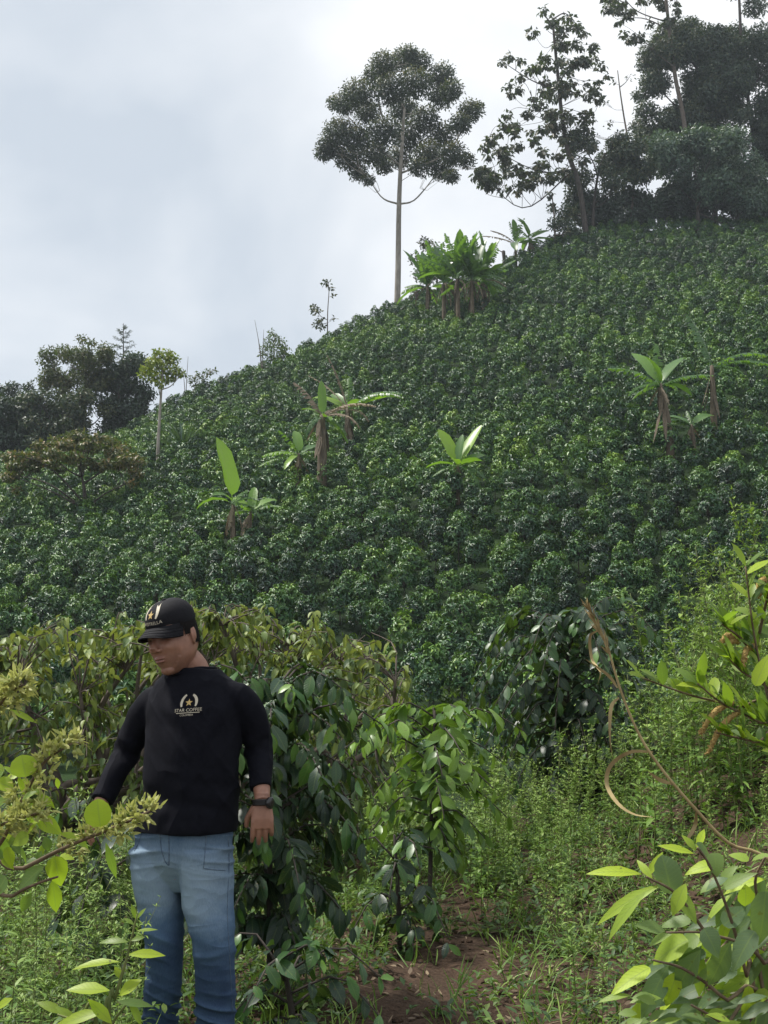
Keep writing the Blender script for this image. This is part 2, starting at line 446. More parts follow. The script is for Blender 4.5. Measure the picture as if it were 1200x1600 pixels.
# ------------------------------------------------------------------ hillside coffee
def coffee_shrub(mb, h, w, nb, nl, leafL, leafW, stem_r=.02, shape='far', droop=.55, tint=(.2, .5), fresh=.12, mat=0, smat=1, wave=0.0, berries=None, gap=None, zlo=.15, berry_mat=2, sides=4, branch_r=.005, tilt=0.0, tiers=0, bdroop=None, hang=(.25, .95)):
    """Coffee plant: one upright stem, tiers of arching branches, leaf pairs along each branch."""
    top = np.array([rng.normal(0, .04), rng.normal(0, .04), h])
    tube(mb, curve([[0, 0, -.1], top * [.4, .4, .5], top], 6), [stem_r, stem_r * .4], sides, mat=smat)
    for b in range(nb):
        f = (b + rng.uniform(0, 1)) / nb
        z0 = h * (zlo + (.98 - zlo) * f)
        if tiers: z0 = h * (zlo + (.98 - zlo) * (math.floor(f * tiers) + rng.uniform(.3, .6)) / tiers)
        az = b * 2.4 + rng.uniform(-.5, .5)
        ln = w * .5 * (math.sin(math.pi * min(1, .30 + .66 * (1 - f))) ** .6) * rng.uniform(.8, 1.15)
        if f > .93: ln *= .5
        out = np.array([math.cos(az), math.sin(az), 0])
        up = .75 * f + tilt
        p = curve([out * .01 + [top[0] * f, top[1] * f, z0], out * ln * .5 + [0, 0, z0 + ln * .5 * up],
                   out * ln + [0, 0, z0 + ln * (up - (droop if bdroop is None else bdroop) * .9)]], nl + 2)
        if branch_r: tube(mb, p[::2] if len(p) > 6 else p, [branch_r, branch_r * .5], sides, mat=smat)
        side = np.array([-math.sin(az), math.cos(az), 0])
        k = np.arange(1, nl + 2)
        if gap: k = k[k > nl * gap * rng.uniform(.6, 1.2)]
        for s in (-1, 1):
            P = p[k] + rng.normal(0, .01, (len(k), 3))
            tg = norm(np.gradient(p, axis=0))[k]
            dr = rng.uniform(*hang, len(k)) * droop
            D = norm(tg * .55 + s * side * .8 + np.array([0, 0, -1]) * dr[:, None] + rng.normal(0, .22, (len(k), 3)))
            N = np.array([0, 0, 1.0]) + out * .35 + rng.normal(0, .4, (len(k), 3))
            sz = rng.uniform(.6, 1.2, len(k)) * np.where(k >= nl, .7, 1)
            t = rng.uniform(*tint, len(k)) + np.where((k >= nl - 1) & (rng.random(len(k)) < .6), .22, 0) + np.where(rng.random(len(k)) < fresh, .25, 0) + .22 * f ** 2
            leaves(mb, P, D, N, leafL * sz, leafW * sz, shape, curl=rng.uniform(.2, .9, len(k)), fold=.18, tint=t, wave=wave, mat=mat)
        if berries:
            for kk in range(1, len(p) - 2):
                for q in range(berries):
                    if rng.random() < .75:
                        blob(mb, p[kk] + rng.normal(0, .011, 3), [.0075, .0075, .009], nu=6, nv=4, mat=berry_mat)


PL_MATS = [M['hill_coffee'], M['dark_bark']]
def dome_shrub(mb, w, h, ncl, nl, L, W, stem=True):
    """rounded shrub: leaf rosettes on the ends of arching branches, spread over a dome"""
    if stem: tube(mb, curve([[0, 0, -.1], [.03, .02, h * .4], [0, 0, h * .85]], 5), [.022, .010], 5, mat=1)
    k = np.arange(ncl) + .5
    z = 1 - 1.18 * k / ncl; a = k * 2.39996 + rng.uniform(0, 6.28)
    z = np.clip(z + rng.normal(0, .07, ncl), -.35, 1); r = np.sqrt(np.maximum(0, 1 - z * z))
    for q in range(ncl):
        d = np.array([r[q] * math.cos(a[q]), r[q] * math.sin(a[q]), z[q]]); g_ = rng.uniform(.78, 1.1)
        c = np.array([0, 0, h * .44]) + d * [w * .5, w * .5, h * .56] * g_
        if stem: tube(mb, curve([[0, 0, h * .35], c * [.5, .5, .75] + [0, 0, .05], c * .93], 4), [.006, .004], 3, mat=1, cap=False)
        an = rng.uniform(0, 6.28, nl); t1 = norm(np.cross(d, [0.1, .2, 1.0])); t2 = np.cross(d, t1)
        rad = np.cos(an)[:, None] * t1 + np.sin(an)[:, None] * t2
        D = norm(rad * 1.0 + d * rng.uniform(-.1, .7, nl)[:, None] + np.array([0, 0, -.42]) + rng.normal(0, .15, (nl, 3)))
        N = norm(d * 1.1 + np.array([0, 0, .35]) + rad * .2 + rng.normal(0, .16, (nl, 3)))
        P = c + rad * rng.uniform(-.03, .07, (nl, 1)) - d * rng.uniform(0, .16, (nl, 1))
        s_ = rng.uniform(.7, 1.2, nl)
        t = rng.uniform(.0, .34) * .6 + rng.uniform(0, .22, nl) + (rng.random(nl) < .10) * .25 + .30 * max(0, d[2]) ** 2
        leaves(mb, P, D, N, L * s_, W * s_, 'far', curl=rng.uniform(.2, 1.0, nl), fold=.2, tint=t)


near_var, far_var = [], []
for v in range(12):
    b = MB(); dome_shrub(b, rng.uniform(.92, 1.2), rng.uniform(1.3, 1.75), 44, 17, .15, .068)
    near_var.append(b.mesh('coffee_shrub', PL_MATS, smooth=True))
for v in range(9):
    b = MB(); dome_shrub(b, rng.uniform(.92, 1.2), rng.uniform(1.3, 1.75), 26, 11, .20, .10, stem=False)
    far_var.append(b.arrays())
ca, sa = math.cos(R(33)), math.sin(R(33))
gx, gy = np.meshgrid(np.arange(-110, 150, 1.27), np.arange(-40, 170, 1.36))
gx = gx.ravel() + rng.normal(0, .15, gx.size); gy = gy.ravel() + rng.normal(0, .17, gy.size)
wx, wy = ca * gx - sa * gy, sa * gx + ca * gy
aa = wx / np.maximum(wy, 1)
yr = np.interp(aa, RA, RY)
keep = (wy > 27) & (wy < yr + 1.5) & (aa > -.43) & (aa < .40) & (rng.random(len(wx)) < .965)
wx, wy = wx[keep], wy[keep]
wz = H(wx, wy)
ppx, ppy = proj(np.stack([wx, wy, wz + .7], 1))
seen = (ppx > -10) & (ppx < 1210) & (ppy < np.where(ppx < 650, 985, 1085))
order = np.argsort(np.where(seen, wy, wy + 500))
sz = rng.uniform(.78, 1.16, len(wx)) * np.where(wob(wx, wy, .3) > 1.0, .8, 1.0)
COFFEE_LABEL = 'rounded dark green coffee shrub in the dense rows covering the steep hillside'
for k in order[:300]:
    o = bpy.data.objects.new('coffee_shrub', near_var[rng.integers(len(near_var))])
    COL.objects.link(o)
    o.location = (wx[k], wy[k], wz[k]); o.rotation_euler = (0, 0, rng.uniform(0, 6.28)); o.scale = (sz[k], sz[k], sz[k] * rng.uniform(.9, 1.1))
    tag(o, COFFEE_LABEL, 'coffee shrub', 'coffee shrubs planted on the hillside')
st = MB()
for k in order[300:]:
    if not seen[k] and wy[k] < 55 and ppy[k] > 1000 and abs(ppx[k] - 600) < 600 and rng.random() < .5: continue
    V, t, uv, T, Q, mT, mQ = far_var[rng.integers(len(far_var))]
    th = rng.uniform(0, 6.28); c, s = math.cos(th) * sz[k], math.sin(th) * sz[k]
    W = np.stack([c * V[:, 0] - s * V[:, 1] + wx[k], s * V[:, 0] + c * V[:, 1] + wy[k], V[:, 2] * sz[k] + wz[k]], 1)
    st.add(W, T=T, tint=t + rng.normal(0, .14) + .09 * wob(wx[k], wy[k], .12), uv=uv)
    if len(Q):
        pass
o = st.build('coffee_plantation', [M['hill_coffee'], M['dark_bark']]); o['kind'] = 'stuff'
o['label'] = 'small dark green coffee shrubs filling the upper hillside'
n = 7000; yy = rng.uniform(30, 128, n); xx = rng.uniform(-.43, .40, n) * yy
ok = yy < np.interp(xx / yy, RA, RY); xx, yy = xx[ok], yy[ok]; k = np.repeat(np.arange(len(xx)), 6); n = len(k)
b = MB(); an = rng.uniform(0, 6.28, n)
leaves(b, np.stack([xx[k] + rng.normal(0, .15, n), yy[k] + rng.normal(0, .15, n), H(xx[k], yy[k])], 1), np.stack([np.cos(an), np.sin(an), rng.uniform(.4, 1.6, n)], 1), [0, 0, 1.], rng.uniform(.12, .38, n), .07, 'far', curl=.6, tint=np.repeat(rng.uniform(0, .8, len(xx)), 6))
o = b.build('hillside_weeds', M['weed_far']); o['kind'] = 'stuff'

# ------------------------------------------------------------------ things on the hill
def ground_hit(px, py, y0=30.0):
    Ys = np.linspace(y0, 150, 2400)
    P = np.array([at(px, py, 1.0) - CAM]) * Ys[:, None] + CAM
    below = P[:, 2] < H(P[:, 0], P[:, 1])
    k = int(np.argmax(below)) if below.any() else -1
    if k <= 0:
        a = (px - 600) / F; Yr = float(np.interp(a, RA, RY)); p = at(px, py, Yr)
        return np.array([p[0], p[1], float(H(p[0], p[1]))])
    p = P[k]; return np.array([p[0], p[1], float(H(p[0], p[1]))])


SHAPES['banana'] = [(0, .04), (.05, .3), (.18, .48), (.45, .5), (.72, .44), (.9, .25), (1, 0)]


def banana(px, py, h, r, fronds, label, lean=0.0, dry=(), group='banana plants among the coffee', torn=(), y0=30.0):
    """fronds: (azimuth deg, elevation deg, length, width, curl, tint); azimuth 0 = +X, 90 = away."""
    root = ground_hit(px, py, y0); root = ground_hit(px, py + .9 * F / root[1], y0); h = h + .9; r = r * .9
    if not any(f[2] > 2.9 for f in fronds): fronds = list(fronds) + [(rng.uniform(0, 360), rng.uniform(-15, 30), rng.uniform(1.3, 1.9), .5, rng.uniform(.8, 1.4), rng.uniform(.15, .55)) for _ in range(3)]; torn = tuple(torn) + tuple(range(len(fronds) - 3, len(fronds))); dry = list(dry) + [(rng.uniform(0, 360), rng.uniform(-70, -30), rng.uniform(.9, 1.5), .35, .5, rng.random()) for _ in range(3)]
    t = thing('banana_plant', label, 'banana plant', root, group)
    top = np.array([lean * h, 0, h])
    b = MB(); tube(b, curve([[0, 0, -.3], top * [.3, 1, .5], top], 7), [r, r * .95, r * .8, r * .55], 9)
    for k in range(5):   # old leaf sheaths hanging round the stem
        a = rng.uniform(0, 6.28); d = np.array([math.cos(a), math.sin(a), 0])
        z = h * rng.uniform(.55, .98)
        leaves(b, [top * [z / h, 1, 0] + d * r * .85 + [0, 0, z]], [d * .25 + [0, 0, -1]], d, h * rng.uniform(.25, .5), r * 1.1, 'blade', curl=-.1, fold=.1)
    b.build('pseudostem', M['pseudostem'], t)

    def frond(az, el, L, W, curl, tint, is_torn, is_dry):
        a, e = R(az), R(el)
        D = np.array([math.cos(a) * math.cos(e), math.sin(a) * math.cos(e), math.sin(e)])
        N = np.array([-math.cos(a) * math.sin(e), -math.sin(a) * math.sin(e), math.cos(e)])
        b = MB(); st_ = top - [0, 0, h * .03]
        pet = st_ + D * L * .16
        tube(b, curve([st_ - [0, 0, .1], st_ + D * L * .08, pet], 4), [r * .32, .022], 5, tint=tint)
        if is_torn:
            n = 26; tt = np.linspace(0, 1, n); ang = curl * tt + 1e-4
            path = pet + (L * np.sin(ang) / (curl + 1e-4))[:, None] * D - (L * (1 - np.cos(ang)) / (curl + 1e-4))[:, None] * N
            tube(b, path, [.02, .006], 4, tint=tint + .3)
            S = np.cross(D, N); tg = norm(np.gradient(path, axis=0))
            wd = W * .5 * np.sin(np.pi * np.clip(tt * .86 + .1, 0, 1)) ** .5
            for s in (-1, 1):
                ok = rng.random(n) < .88
                dd = norm(tg * .45 + s * S + np.array([0, 0, -1]) * rng.uniform(.1, .9, (n, 1)))
                leaves(b, path[ok], dd[ok], N + tg[ok] * .2, (wd * rng.uniform(.8, 1.15, n))[ok], L / n * 1.15, 'blade', curl=.5, fold=.05, tint=tint + rng.normal(0, .08, ok.sum()))
        else:
            leaves(b, [pet], [D], [N * .75 + np.array([rng.normal(0, .25), -.6 * (el > 30), 0])], L * 1.05, W * .95, 'banana', curl=curl, fold=.28, tint=tint, wave=.05)
        b.build('dry_leaf' if is_dry else 'leaf', M['banana_dry'] if is_dry else M['banana'], t)
    for k, f in enumerate(fronds): frond(*f, k in torn or (k > 0 and f[5] < .6 and k % 2 == 0), False)
    for f in dry: frond(*f, True, True)
    return t


rng = np.random.default_rng(21)
banana(363, 846, 1.7, .14, [(200, 80, 2.6, 1.25, .25, .95), (185, 25, 1.5, .55, 1.4, .25), (10, 40, 1.1, .4, 1.3, .3), (250, 35, 1.2, .4, 1.2, .55), (60, 55, 1.1, .4, .8, .5)],
       'young banana plant with one big upright bright green leaf, lower left of the slope')
banana(391, 838, 1.1, .10, [(170, 50, 1.1, .5, .8, .85), (10, 45, 1.2, .5, .9, .75), (270, 30, 1.0, .4, 1.2, .6), (80, 70, 1.2, .45, .4, .7)],
       'small banana sapling just right of the plant with one big upright leaf')
banana(503, 738, 3.0, .30, [(100, 82, 1.8, .5, .2, .7), (160, 45, 1.2, .5, .9, .8), (300, 5, 1.1, .45, 1.0, .75)],
       'tall old banana plant with thick brown trunk and mostly broken dead leaves', dry=[(5, 38, 2.6, .5, 1.0, .9), (150, 62, 2.4, .8, .5, .2), (350, 20, 2.0, .5, 1.5, .6), (60, 50, 1.6, .5, 1.5, .4)])
banana(466, 742, 1.1, .17, [(180, 18, 1.7, .6, .8, .75), (188, -5, 1.9, .5, .5, .6), (100, 65, 1.6, .6, .5, .7), (30, 40, 1.4, .5, .8, .5), (220, 60, 1.5, .6, .7, .5), (240, -20, 1.3, .4, .8, .9), (340, 20, 1.3, .5, .9, .45)],
       'low bushy banana plant crouching left of the thick brown banana trunk', torn=(0, 1))
banana(543, 690, 1.9, .25, [(170, 35, 2.0, .7, .6, .95), (10, 25, 2.3, .8, .2, .92), (80, 80, 1.9, .6, .2, .5), (140, 50, 1.7, .6, .6, .6), (300, 30, 1.6, .6, 1.0, .6), (20, 45, 3.2, .8, 1.0, .3), (355, 42, 3.0, .7, 1.2, .3)],
       'banana plant with bright yellow green leaves behind the thick brown banana trunk', torn=(5, 6), dry=[(150, 75, 3.2, .4, .3, .3), (165, 55, 2.8, .35, .5, .8), (200, 10, 1.6, .5, 1.4, .4), (330, 0, 1.5, .5, 1.2, .5)])
banana(716, 758, .9, .12, [(150, 66, 1.8, .75, .25, .98), (30, 60, 2.1, .65, .15, .95), (175, 20, 1.3, .5, .9, .7), (60, 80, 1.4, .45, .3, .5), (10, 35, 1.3, .45, .6, .6), (260, 30, .9, .4, .9, .95), (200, -5, 1.2, .4, .7, .45), (330, 25, 1.2, .45, .9, .7)],
       'young banana plant with two pale yellow upright leaves alone in mid slope')
banana(1049, 692, 3.0, .24, [(130, 60, 2.4, .8, .5, .7), (35, 55, 2.4, .8, .6, .55), (95, 85, 2.0, .6, .2, .5), (350, 25, 2.3, .6, .6, .35), (180, 40, 2.4, .7, .8, .45), (200, 10, 1.7, .6, 1.1, .3), (250, 50, 1.8, .7, .8, .6), (15, 15, 1.6, .5, 1.2, .4)],
       'banana plant with leaning brown trunk and broad green leaves, near the right edge', lean=-.12, torn=(3, 5))
banana(1116, 656, 2.9, .20, [(20, 35, 3.4, .7, .8, .15), (8, 22, 3.0, .6, .7, .2), (120, 72, 3.2, .9, .35, .05), (355, 15, 1.6, .5, 1.2, .2)],
       'banana plant with torn drooping leaves pointing right, beside the leaning banana plant', torn=(0, 1, 2, 3))
banana(1082, 682, .6, .10, [(170, 40, 1.2, .5, .8, .5), (20, 40, 1.5, .55, .8, .55), (90, 60, 1.1, .4, .5, .4)],
       'small banana sucker between the two banana plants near the right edge')


def crown_of_fronds(n, L, W, lo=.0, t=(.2, .7)):
    return [(rng.uniform(0, 360), rng.uniform(-12, 86), L * rng.uniform(.75, 1.1), W * rng.uniform(.85, 1.15), rng.uniform(.2, 1.1), rng.uniform(*t)) for _ in range(n)]


for k, (px, py, hh, lab) in enumerate([(668, 486, 1.6, 'leftmost banana plant in the thick clump beneath the lone tall tree'), (694, 492, 2.2, 'banana plant left of centre in the thick clump below the ridge'),
                                       (716, 496, 2.8, 'tallest central banana plant of the thick clump below the ridge'), (738, 492, 2.4, 'banana plant right of centre in the thick clump below the ridge'),
                                       (756, 480, 1.8, 'rightmost banana plant in the thick clump below the ridge')]):
    banana(px, py, hh + .7, .22, crown_of_fronds(12, 2.8, .9, t=(.0, .5)) + [(rng.uniform(0, 360), rng.uniform(52, 86), rng.uniform(2.8, 3.7), rng.uniform(.75, 1.05), rng.uniform(.1, .6), rng.uniform(.05, .5)) for _ in range(11)], lab, group='clump of banana plants below the ridge', dry=[(rng.uniform(0, 360), rng.uniform(-50, 10), 1.8, .4, 1.0, rng.uniform(0, .7)) for _ in range(4)], torn=(1, 5, 8, 11, 14))
banana(806, 398, 1.6, .2, crown_of_fronds(9, 2.8, .8, t=(.1, .55)), 'banana plant with upright leaves on the ridge under the sparse tree', group='banana plants on the ridge', dry=[(175, 25, 3.2, .5, .4, .2), (190, 40, 2.6, .5, .6, .1)])
banana(828, 392, 1.4, .2, crown_of_fronds(8, 2.5, .75, t=(.1, .5)), 'shorter banana plant right beside the upright one on the ridge', group='banana plants on the ridge')

# spiky rosette plant and two stumps
rng = np.random.default_rng(22)
root = ground_hit(286, 712)
t = thing('spiky_plant', 'grey green spiky rosette plant with sword leaves beside the slim pale trunk', 'spiky plant', root)
b = MB(); n = 46
D = norm(rdir(n, .25, 1) * [1, 1, 1.3])
leaves(b, np.zeros((n, 3)) + [0, 0, .3], D, [0, 0, 1.], rng.uniform(1.8, 2.7, n), .16, 'lance', curl=rng.uniform(.05, .6, n), fold=.3, tint=rng.uniform(.2, .9, n)); b.build('leaves', M['grey_tree'], t)
b = MB(); tube(b, [[0, 0, -.3], [0, 0, .4]], .14, 7); b.build('stem', M['bark'], t)
for px, py, hh, lab in ((651, 488, 2.0, 'thick dead stump standing left of the banana clump'), (787, 392, 2.3, 'dark dead banana stump standing left of the ridge banana plants')):
    root = ground_hit(px, py)
    b = MB(); tube(b, curve([[0, 0, -.3], [.05, 0, hh * .5], [-.03, 0, hh]], 6), [.22, .17, .2], 8)
    tube(b, curve([[0, 0, hh * .9], [-.5, .1, hh + .15], [-1.1, 0, hh + .25]], 5), [.06, .02], 5)
    o = b.build('dead_stump', M['dark_bark']); o.location = Vector(root); tag(o, lab, 'stump')


# ------------------------------------------------------------------ trees
def clump_tree(name, label, base, Y, trunk, tr, clumps, leafL, leafW, dens, leafm, barkm, br=.05, tint=(0, 1), shape='far', squash=.8, group=None, cat='tree', droop=.4, depth=None, twigs=True, up_light=0.0, crook=.09, shell=2.8, rise=.9, zmin=None):
    """trunk: (px, py) points above base; clumps: (px, py, r_px). Clumps get their own distance inside the crown."""
    s = Y / F
    p0 = at(base[0], base[1], Y); p0[2] = min(p0[2], float(H(p0[0], p0[1])))
    root = np.array([p0[0], p0[1], float(H(p0[0], p0[1]))])
    t = thing(name, label, cat, root, group)
    tp = [root - root - [0, 0, .4]] + [at(px, py, Y) - root for px, py in trunk]
    path = curve(tp, 42)
    b = MB(); tube(b, path, [tr, tr * .8, tr * .62, tr * .35], 9)
    cx = np.mean([c[0] for c in clumps]); hw = max(30, max(abs(c[0] - cx) for c in clumps))
    f = MB()
    cen = []
    for c in clumps:
        dm = depth if depth is not None else hw * math.sqrt(max(.05, 1 - ((c[0] - cx) / hw * .95) ** 2)) * s
        cen.append(at(c[0], c[1], Y + rng.uniform(-1, 1) * dm * .8) - root)
    cen = np.array(cen); nm = int(np.clip(len(cen) / 5, 3, 9)); mains = [int(np.argmax(cen[:, 2]))]
    zst = path[10][2] if zmin is None else (at(base[0], zmin, Y) - root)[2]
    fit = np.array([cc[2] - zst > .75 * np.linalg.norm(cc[:2] - path[25][:2]) for cc in cen]); fit = fit if zmin is not None and fit.sum() > nm else np.ones(len(cen), bool)
    while len(mains) < nm: mains.append(int(np.argmax(np.min(np.linalg.norm(cen[:, None] - cen[mains][None], axis=2), axis=1) * fit)))
    nodes = [path[20:]]
    for ci in mains + [q for q in range(len(cen)) if q not in mains]:
        c = clumps[ci]; cc = cen[ci]; r = c[2] * s; first = ci in mains
        if first:
            hd = np.linalg.norm(cc[:2] - path[-1][:2])
            zs = np.clip(cc[2] - max(.4, hd * rise), path[10][2] if zmin is None else (at(base[0], zmin, Y) - root)[2], path[-1][2])
            a = path[int(np.argmin(np.abs(path[:, 2] - zs)))]
        else:
            NP = np.concatenate(nodes); dd_ = np.linalg.norm(NP - cc, axis=1) + .6 * np.maximum(0, NP[:, 2] - cc[2] + .3)
            a = NP[int(np.argmin(dd_))]
        ln = np.linalg.norm(cc - a)
        mid = a * .5 + cc * .5 + [0, 0, (-.045 if first else .04) * ln] + rng.normal(0, crook * ln + .02, 3)
        q = curve([a, mid, cc + [0, 0, r * .2]], 10)
        if first: nodes.append(q[3:])
        tube(b, q, [max(br * (1.3 if first else .45), .012), max(br * (.45 if first else .2), .010)], 5)
        if twigs:
            for _ in range(4):
                d = rdir(1, -.1, 1)[0]; tube(b, curve([q[6], q[6] + d * r * .5 + [0, 0, .05], cc + d * r * .9], 4), [max(.012, br * .3), .008], 4)
        n = max(6, int(dens * r * r))
        d = rdir(n); rad = rng.random(n) ** (1 / shell)
        P = cc + d * rad[:, None] * r * [1, 1, squash] * rng.uniform(.8, 1.15, (n, 1))
        D = norm(rdir(n) + [0, 0, -droop] + d * .5)
        N = norm(d * 1.0 + [0, 0, .5] + rng.normal(0, .32, (n, 3)))
        ct = rng.uniform(-.12, .12)
        leaves(f, P, D, N, leafL * rng.uniform(.7, 1.2, n), leafW * rng.uniform(.8, 1.2, n), shape, curl=.5, fold=.1, tint=np.clip(rng.uniform(*tint, n) + ct + up_light * d[:, 2] * (d[:, 2] > .3), 0, 1))  # up_light paints lit clump tops into the leaf tint
    b.build('trunk', barkm, t); f.build('crown', leafm, t)
    return t


rng = np.random.default_rng(31)
EUC = [(632, 92, 26), (600, 100, 24), (655, 95, 22), (590, 118, 26), (690, 118, 26), (560, 145, 28), (610, 140, 30), (650, 130, 30), (690, 150, 26), (540, 160, 24), (575, 175, 24),
       (630, 170, 30), (665, 185, 26), (705, 140, 20), (735, 172, 22), (720, 192, 20), (530, 205, 28), (560, 215, 26), (600, 205, 28), (640, 212, 30), (690, 210, 26), (515, 225, 22), (508, 238, 18),
       (545, 245, 26), (585, 240, 26), (625, 245, 24), (670, 240, 28), (708, 240, 24), (728, 250, 16), (560, 268, 18), (600, 258, 18), (690, 265, 22), (655, 262, 18), (705, 275, 14), (575, 280, 12), (640, 82, 16), (522, 160, 14), (745, 165, 10), (750, 268, 10)]
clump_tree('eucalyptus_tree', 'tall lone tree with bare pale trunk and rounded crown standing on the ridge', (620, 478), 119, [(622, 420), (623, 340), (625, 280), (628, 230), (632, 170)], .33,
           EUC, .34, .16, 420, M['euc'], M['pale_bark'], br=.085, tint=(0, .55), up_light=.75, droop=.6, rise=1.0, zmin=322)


def tufts(n, poly, r=(6, 12)):
    """random tuft centres inside a polygon in picture units of the tree's own plane"""
    poly = np.array(poly, float); out = []
    lo, hi = poly.min(0), poly.max(0)
    while len(out) < n:
        p = rng.uniform(lo, hi)
        x, y = poly[:, 0], poly[:, 1]; x2, y2 = np.roll(x, 1), np.roll(y, 1)
        c = ((y > p[1]) != (y2 > p[1])) & (p[0] < (x2 - x) * (p[1] - y) / (y2 - y + 1e-9) + x)
        if c.sum() % 2: out.append((p[0], p[1], rng.uniform(*r)))
    return out


clump_tree('sparse_tree', 'open airy tree with tufts of large leaves right of the lone tall tree', (918, 360), 127, [(905, 290), (888, 240), (878, 180), (872, 120), (866, 60), (864, 30)], .3,
           tufts(135, [(850, 15), (895, 25), (935, 75), (950, 120), (925, 200), (935, 235), (870, 290), (800, 300), (745, 268), (760, 190), (795, 150), (780, 90), (820, 55)]) + tufts(22, [(745, 240), (800, 230), (860, 270), (790, 310), (742, 280)]),
           .62, .34, 95, M['sparse'], M['dark_bark'], br=.07, squash=.6, droop=.8, depth=4.5, twigs=False, rise=.45, crook=.14)
clump_tree('sparse_tree', 'tall airy tree whose thin branches reach the top edge behind the dark trees', (1085, 330), 136, [(1070, 200), (1055, 120), (1045, 40), (1035, -60), (1030, -150)], .3,
           tufts(80, [(945, -5), (960, 60), (1000, 110), (1050, 60), (1070, -20), (1100, -120), (1000, -160), (950, -90)]), .62, .34, 95, M['sparse'], M['bark'], br=.07, squash=.6, droop=.8, depth=4, twigs=False, rise=.45, crook=.14)
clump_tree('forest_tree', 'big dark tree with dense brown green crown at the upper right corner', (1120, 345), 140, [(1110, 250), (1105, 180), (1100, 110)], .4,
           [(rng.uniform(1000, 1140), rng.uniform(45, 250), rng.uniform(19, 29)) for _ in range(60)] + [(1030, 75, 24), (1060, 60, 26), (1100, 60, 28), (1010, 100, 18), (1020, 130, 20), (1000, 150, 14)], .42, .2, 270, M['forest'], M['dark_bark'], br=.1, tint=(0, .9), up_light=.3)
clump_tree('forest_tree', 'dark tall tree cut by the right edge with thin trunk rising above its crown', (1195, 340), 138, [(1175, 200), (1160, 90), (1155, 0), (1150, -80)], .28,
           [(rng.uniform(1110, 1260), rng.uniform(40, 285), rng.uniform(20, 30)) for _ in range(72)] + [(1150, -20, 22), (1180, 10, 22), (1120, -40, 20)], .42, .2, 260, M['forest'], M['dark_bark'], br=.09, tint=(0, .8))
clump_tree('forest_tree', 'leafless grey branched tree between the airy tree and the dark crown', (985, 345), 131, [(990, 260), (978, 200), (970, 150), (965, 110)], .14,
           [(950, 195, 9), (985, 120, 7), (945, 160, 7), (1000, 190, 9), (1015, 215, 9), (930, 215, 8), (960, 130, 6)], .4, .2, 40, M['sparse'], M['bark'], br=.05, depth=2)
clump_tree('round_tree', 'short round leafy tree below the airy tree at the forest edge', (925, 365), 129, [(928, 320), (935, 270), (945, 240)], .2,
           [(rng.uniform(890, 1010), rng.uniform(215, 290), rng.uniform(14, 22)) for _ in range(24)] + [(900, 300, 20), (885, 335, 18), (905, 335, 22), (890, 275, 15)], .42, .2, 270, M['forest'], M['dark_bark'], br=.07, tint=(.1, 1))
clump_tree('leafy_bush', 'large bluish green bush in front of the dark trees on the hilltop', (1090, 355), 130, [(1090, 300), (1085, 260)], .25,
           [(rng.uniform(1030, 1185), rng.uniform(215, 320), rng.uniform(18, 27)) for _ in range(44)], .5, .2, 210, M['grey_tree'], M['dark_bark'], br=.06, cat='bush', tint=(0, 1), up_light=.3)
clump_tree('leafy_bush', 'low dark bush filling the shaded forest edge beneath the hilltop trees', (980, 358), 131, [(980, 335)], .15,
           [(x, 322 + rng.uniform(-20, 24), rng.uniform(16, 22)) for x in np.linspace(900, 1060, 24)], .45, .22, 240, M['forest'], M['dark_bark'], cat='bush', tint=(0, .6), depth=2)
clump_tree('leafy_bush', 'low dark bush at the right edge beneath the hilltop trees', (1150, 355), 133, [(1150, 330)], .15,
           [(x, 312 + rng.uniform(-26, 26), rng.uniform(18, 25)) for x in np.linspace(1040, 1270, 34)], .45, .22, 240, M['forest'], M['dark_bark'], cat='bush', tint=(0, .55), depth=2)
clump_tree('leafy_bush', 'narrow dark bush with dead hanging leaves at the left end of the forest edge', (868, 385), 127, [(866, 340), (862, 300)], .12,
           [(868, 350, 13), (885, 355, 16), (862, 325, 9), (872, 375, 12), (895, 365, 14), (858, 305, 7)], .42, .2, 240, M['forest'], M['bark'], cat='bush', tint=(0, .9), depth=1.5)
clump_tree('leafy_bush', 'dark olive bush standing behind the left side of the banana clump', (665, 482), 123, [(668, 440), (668, 405)], .14,
           [(662, 378, 11), (672, 385, 14), (650, 405, 13), (668, 410, 16), (685, 398, 12), (655, 430, 14), (680, 430, 14)], .36, .16, 170, M['euc'], M['dark_bark'], cat='bush', tint=(.1, 1), depth=1.5)
clump_tree('sapling', 'thin little sapling with few leaf tufts on the skyline left of the lone tall tree', (512, 528), 115, [(512, 490), (514, 455), (512, 438)], .06,
           [(495, 485, 9), (490, 480, 7), (500, 500, 9), (510, 442, 8), (516, 450, 6), (502, 510, 7), (524, 498, 4), (520, 460, 4), (494, 510, 6)], .34, .2, 140, M['euc'], M['bark'], br=.03, depth=.6)
clump_tree('leafy_bush', 'small pale green round bush on the skyline with bare twigs beside it', (430, 572), 112, [(428, 550), (428, 535)], .08,
           [(428, 528, 12), (418, 540, 12), (440, 538, 12), (412, 552, 9), (446, 548, 8), (430, 550, 13), (424, 520, 7)], .3, .14, 200, M['pale_bush'], M['bark'], cat='bush', depth=.9, br=.03)
clump_tree('leafy_bush', 'low spreading bush on the skyline right of the yellow green tree', (318, 612), 111, [(318, 598), (322, 590)], .08,
           [(300, 592, 8), (312, 586, 9), (325, 582, 8), (334, 580, 6), (318, 595, 9), (305, 600, 8)], .3, .14, 190, M['rust_tree'], M['bark'], cat='bush', depth=1.0, br=.03, tint=(0, .5))
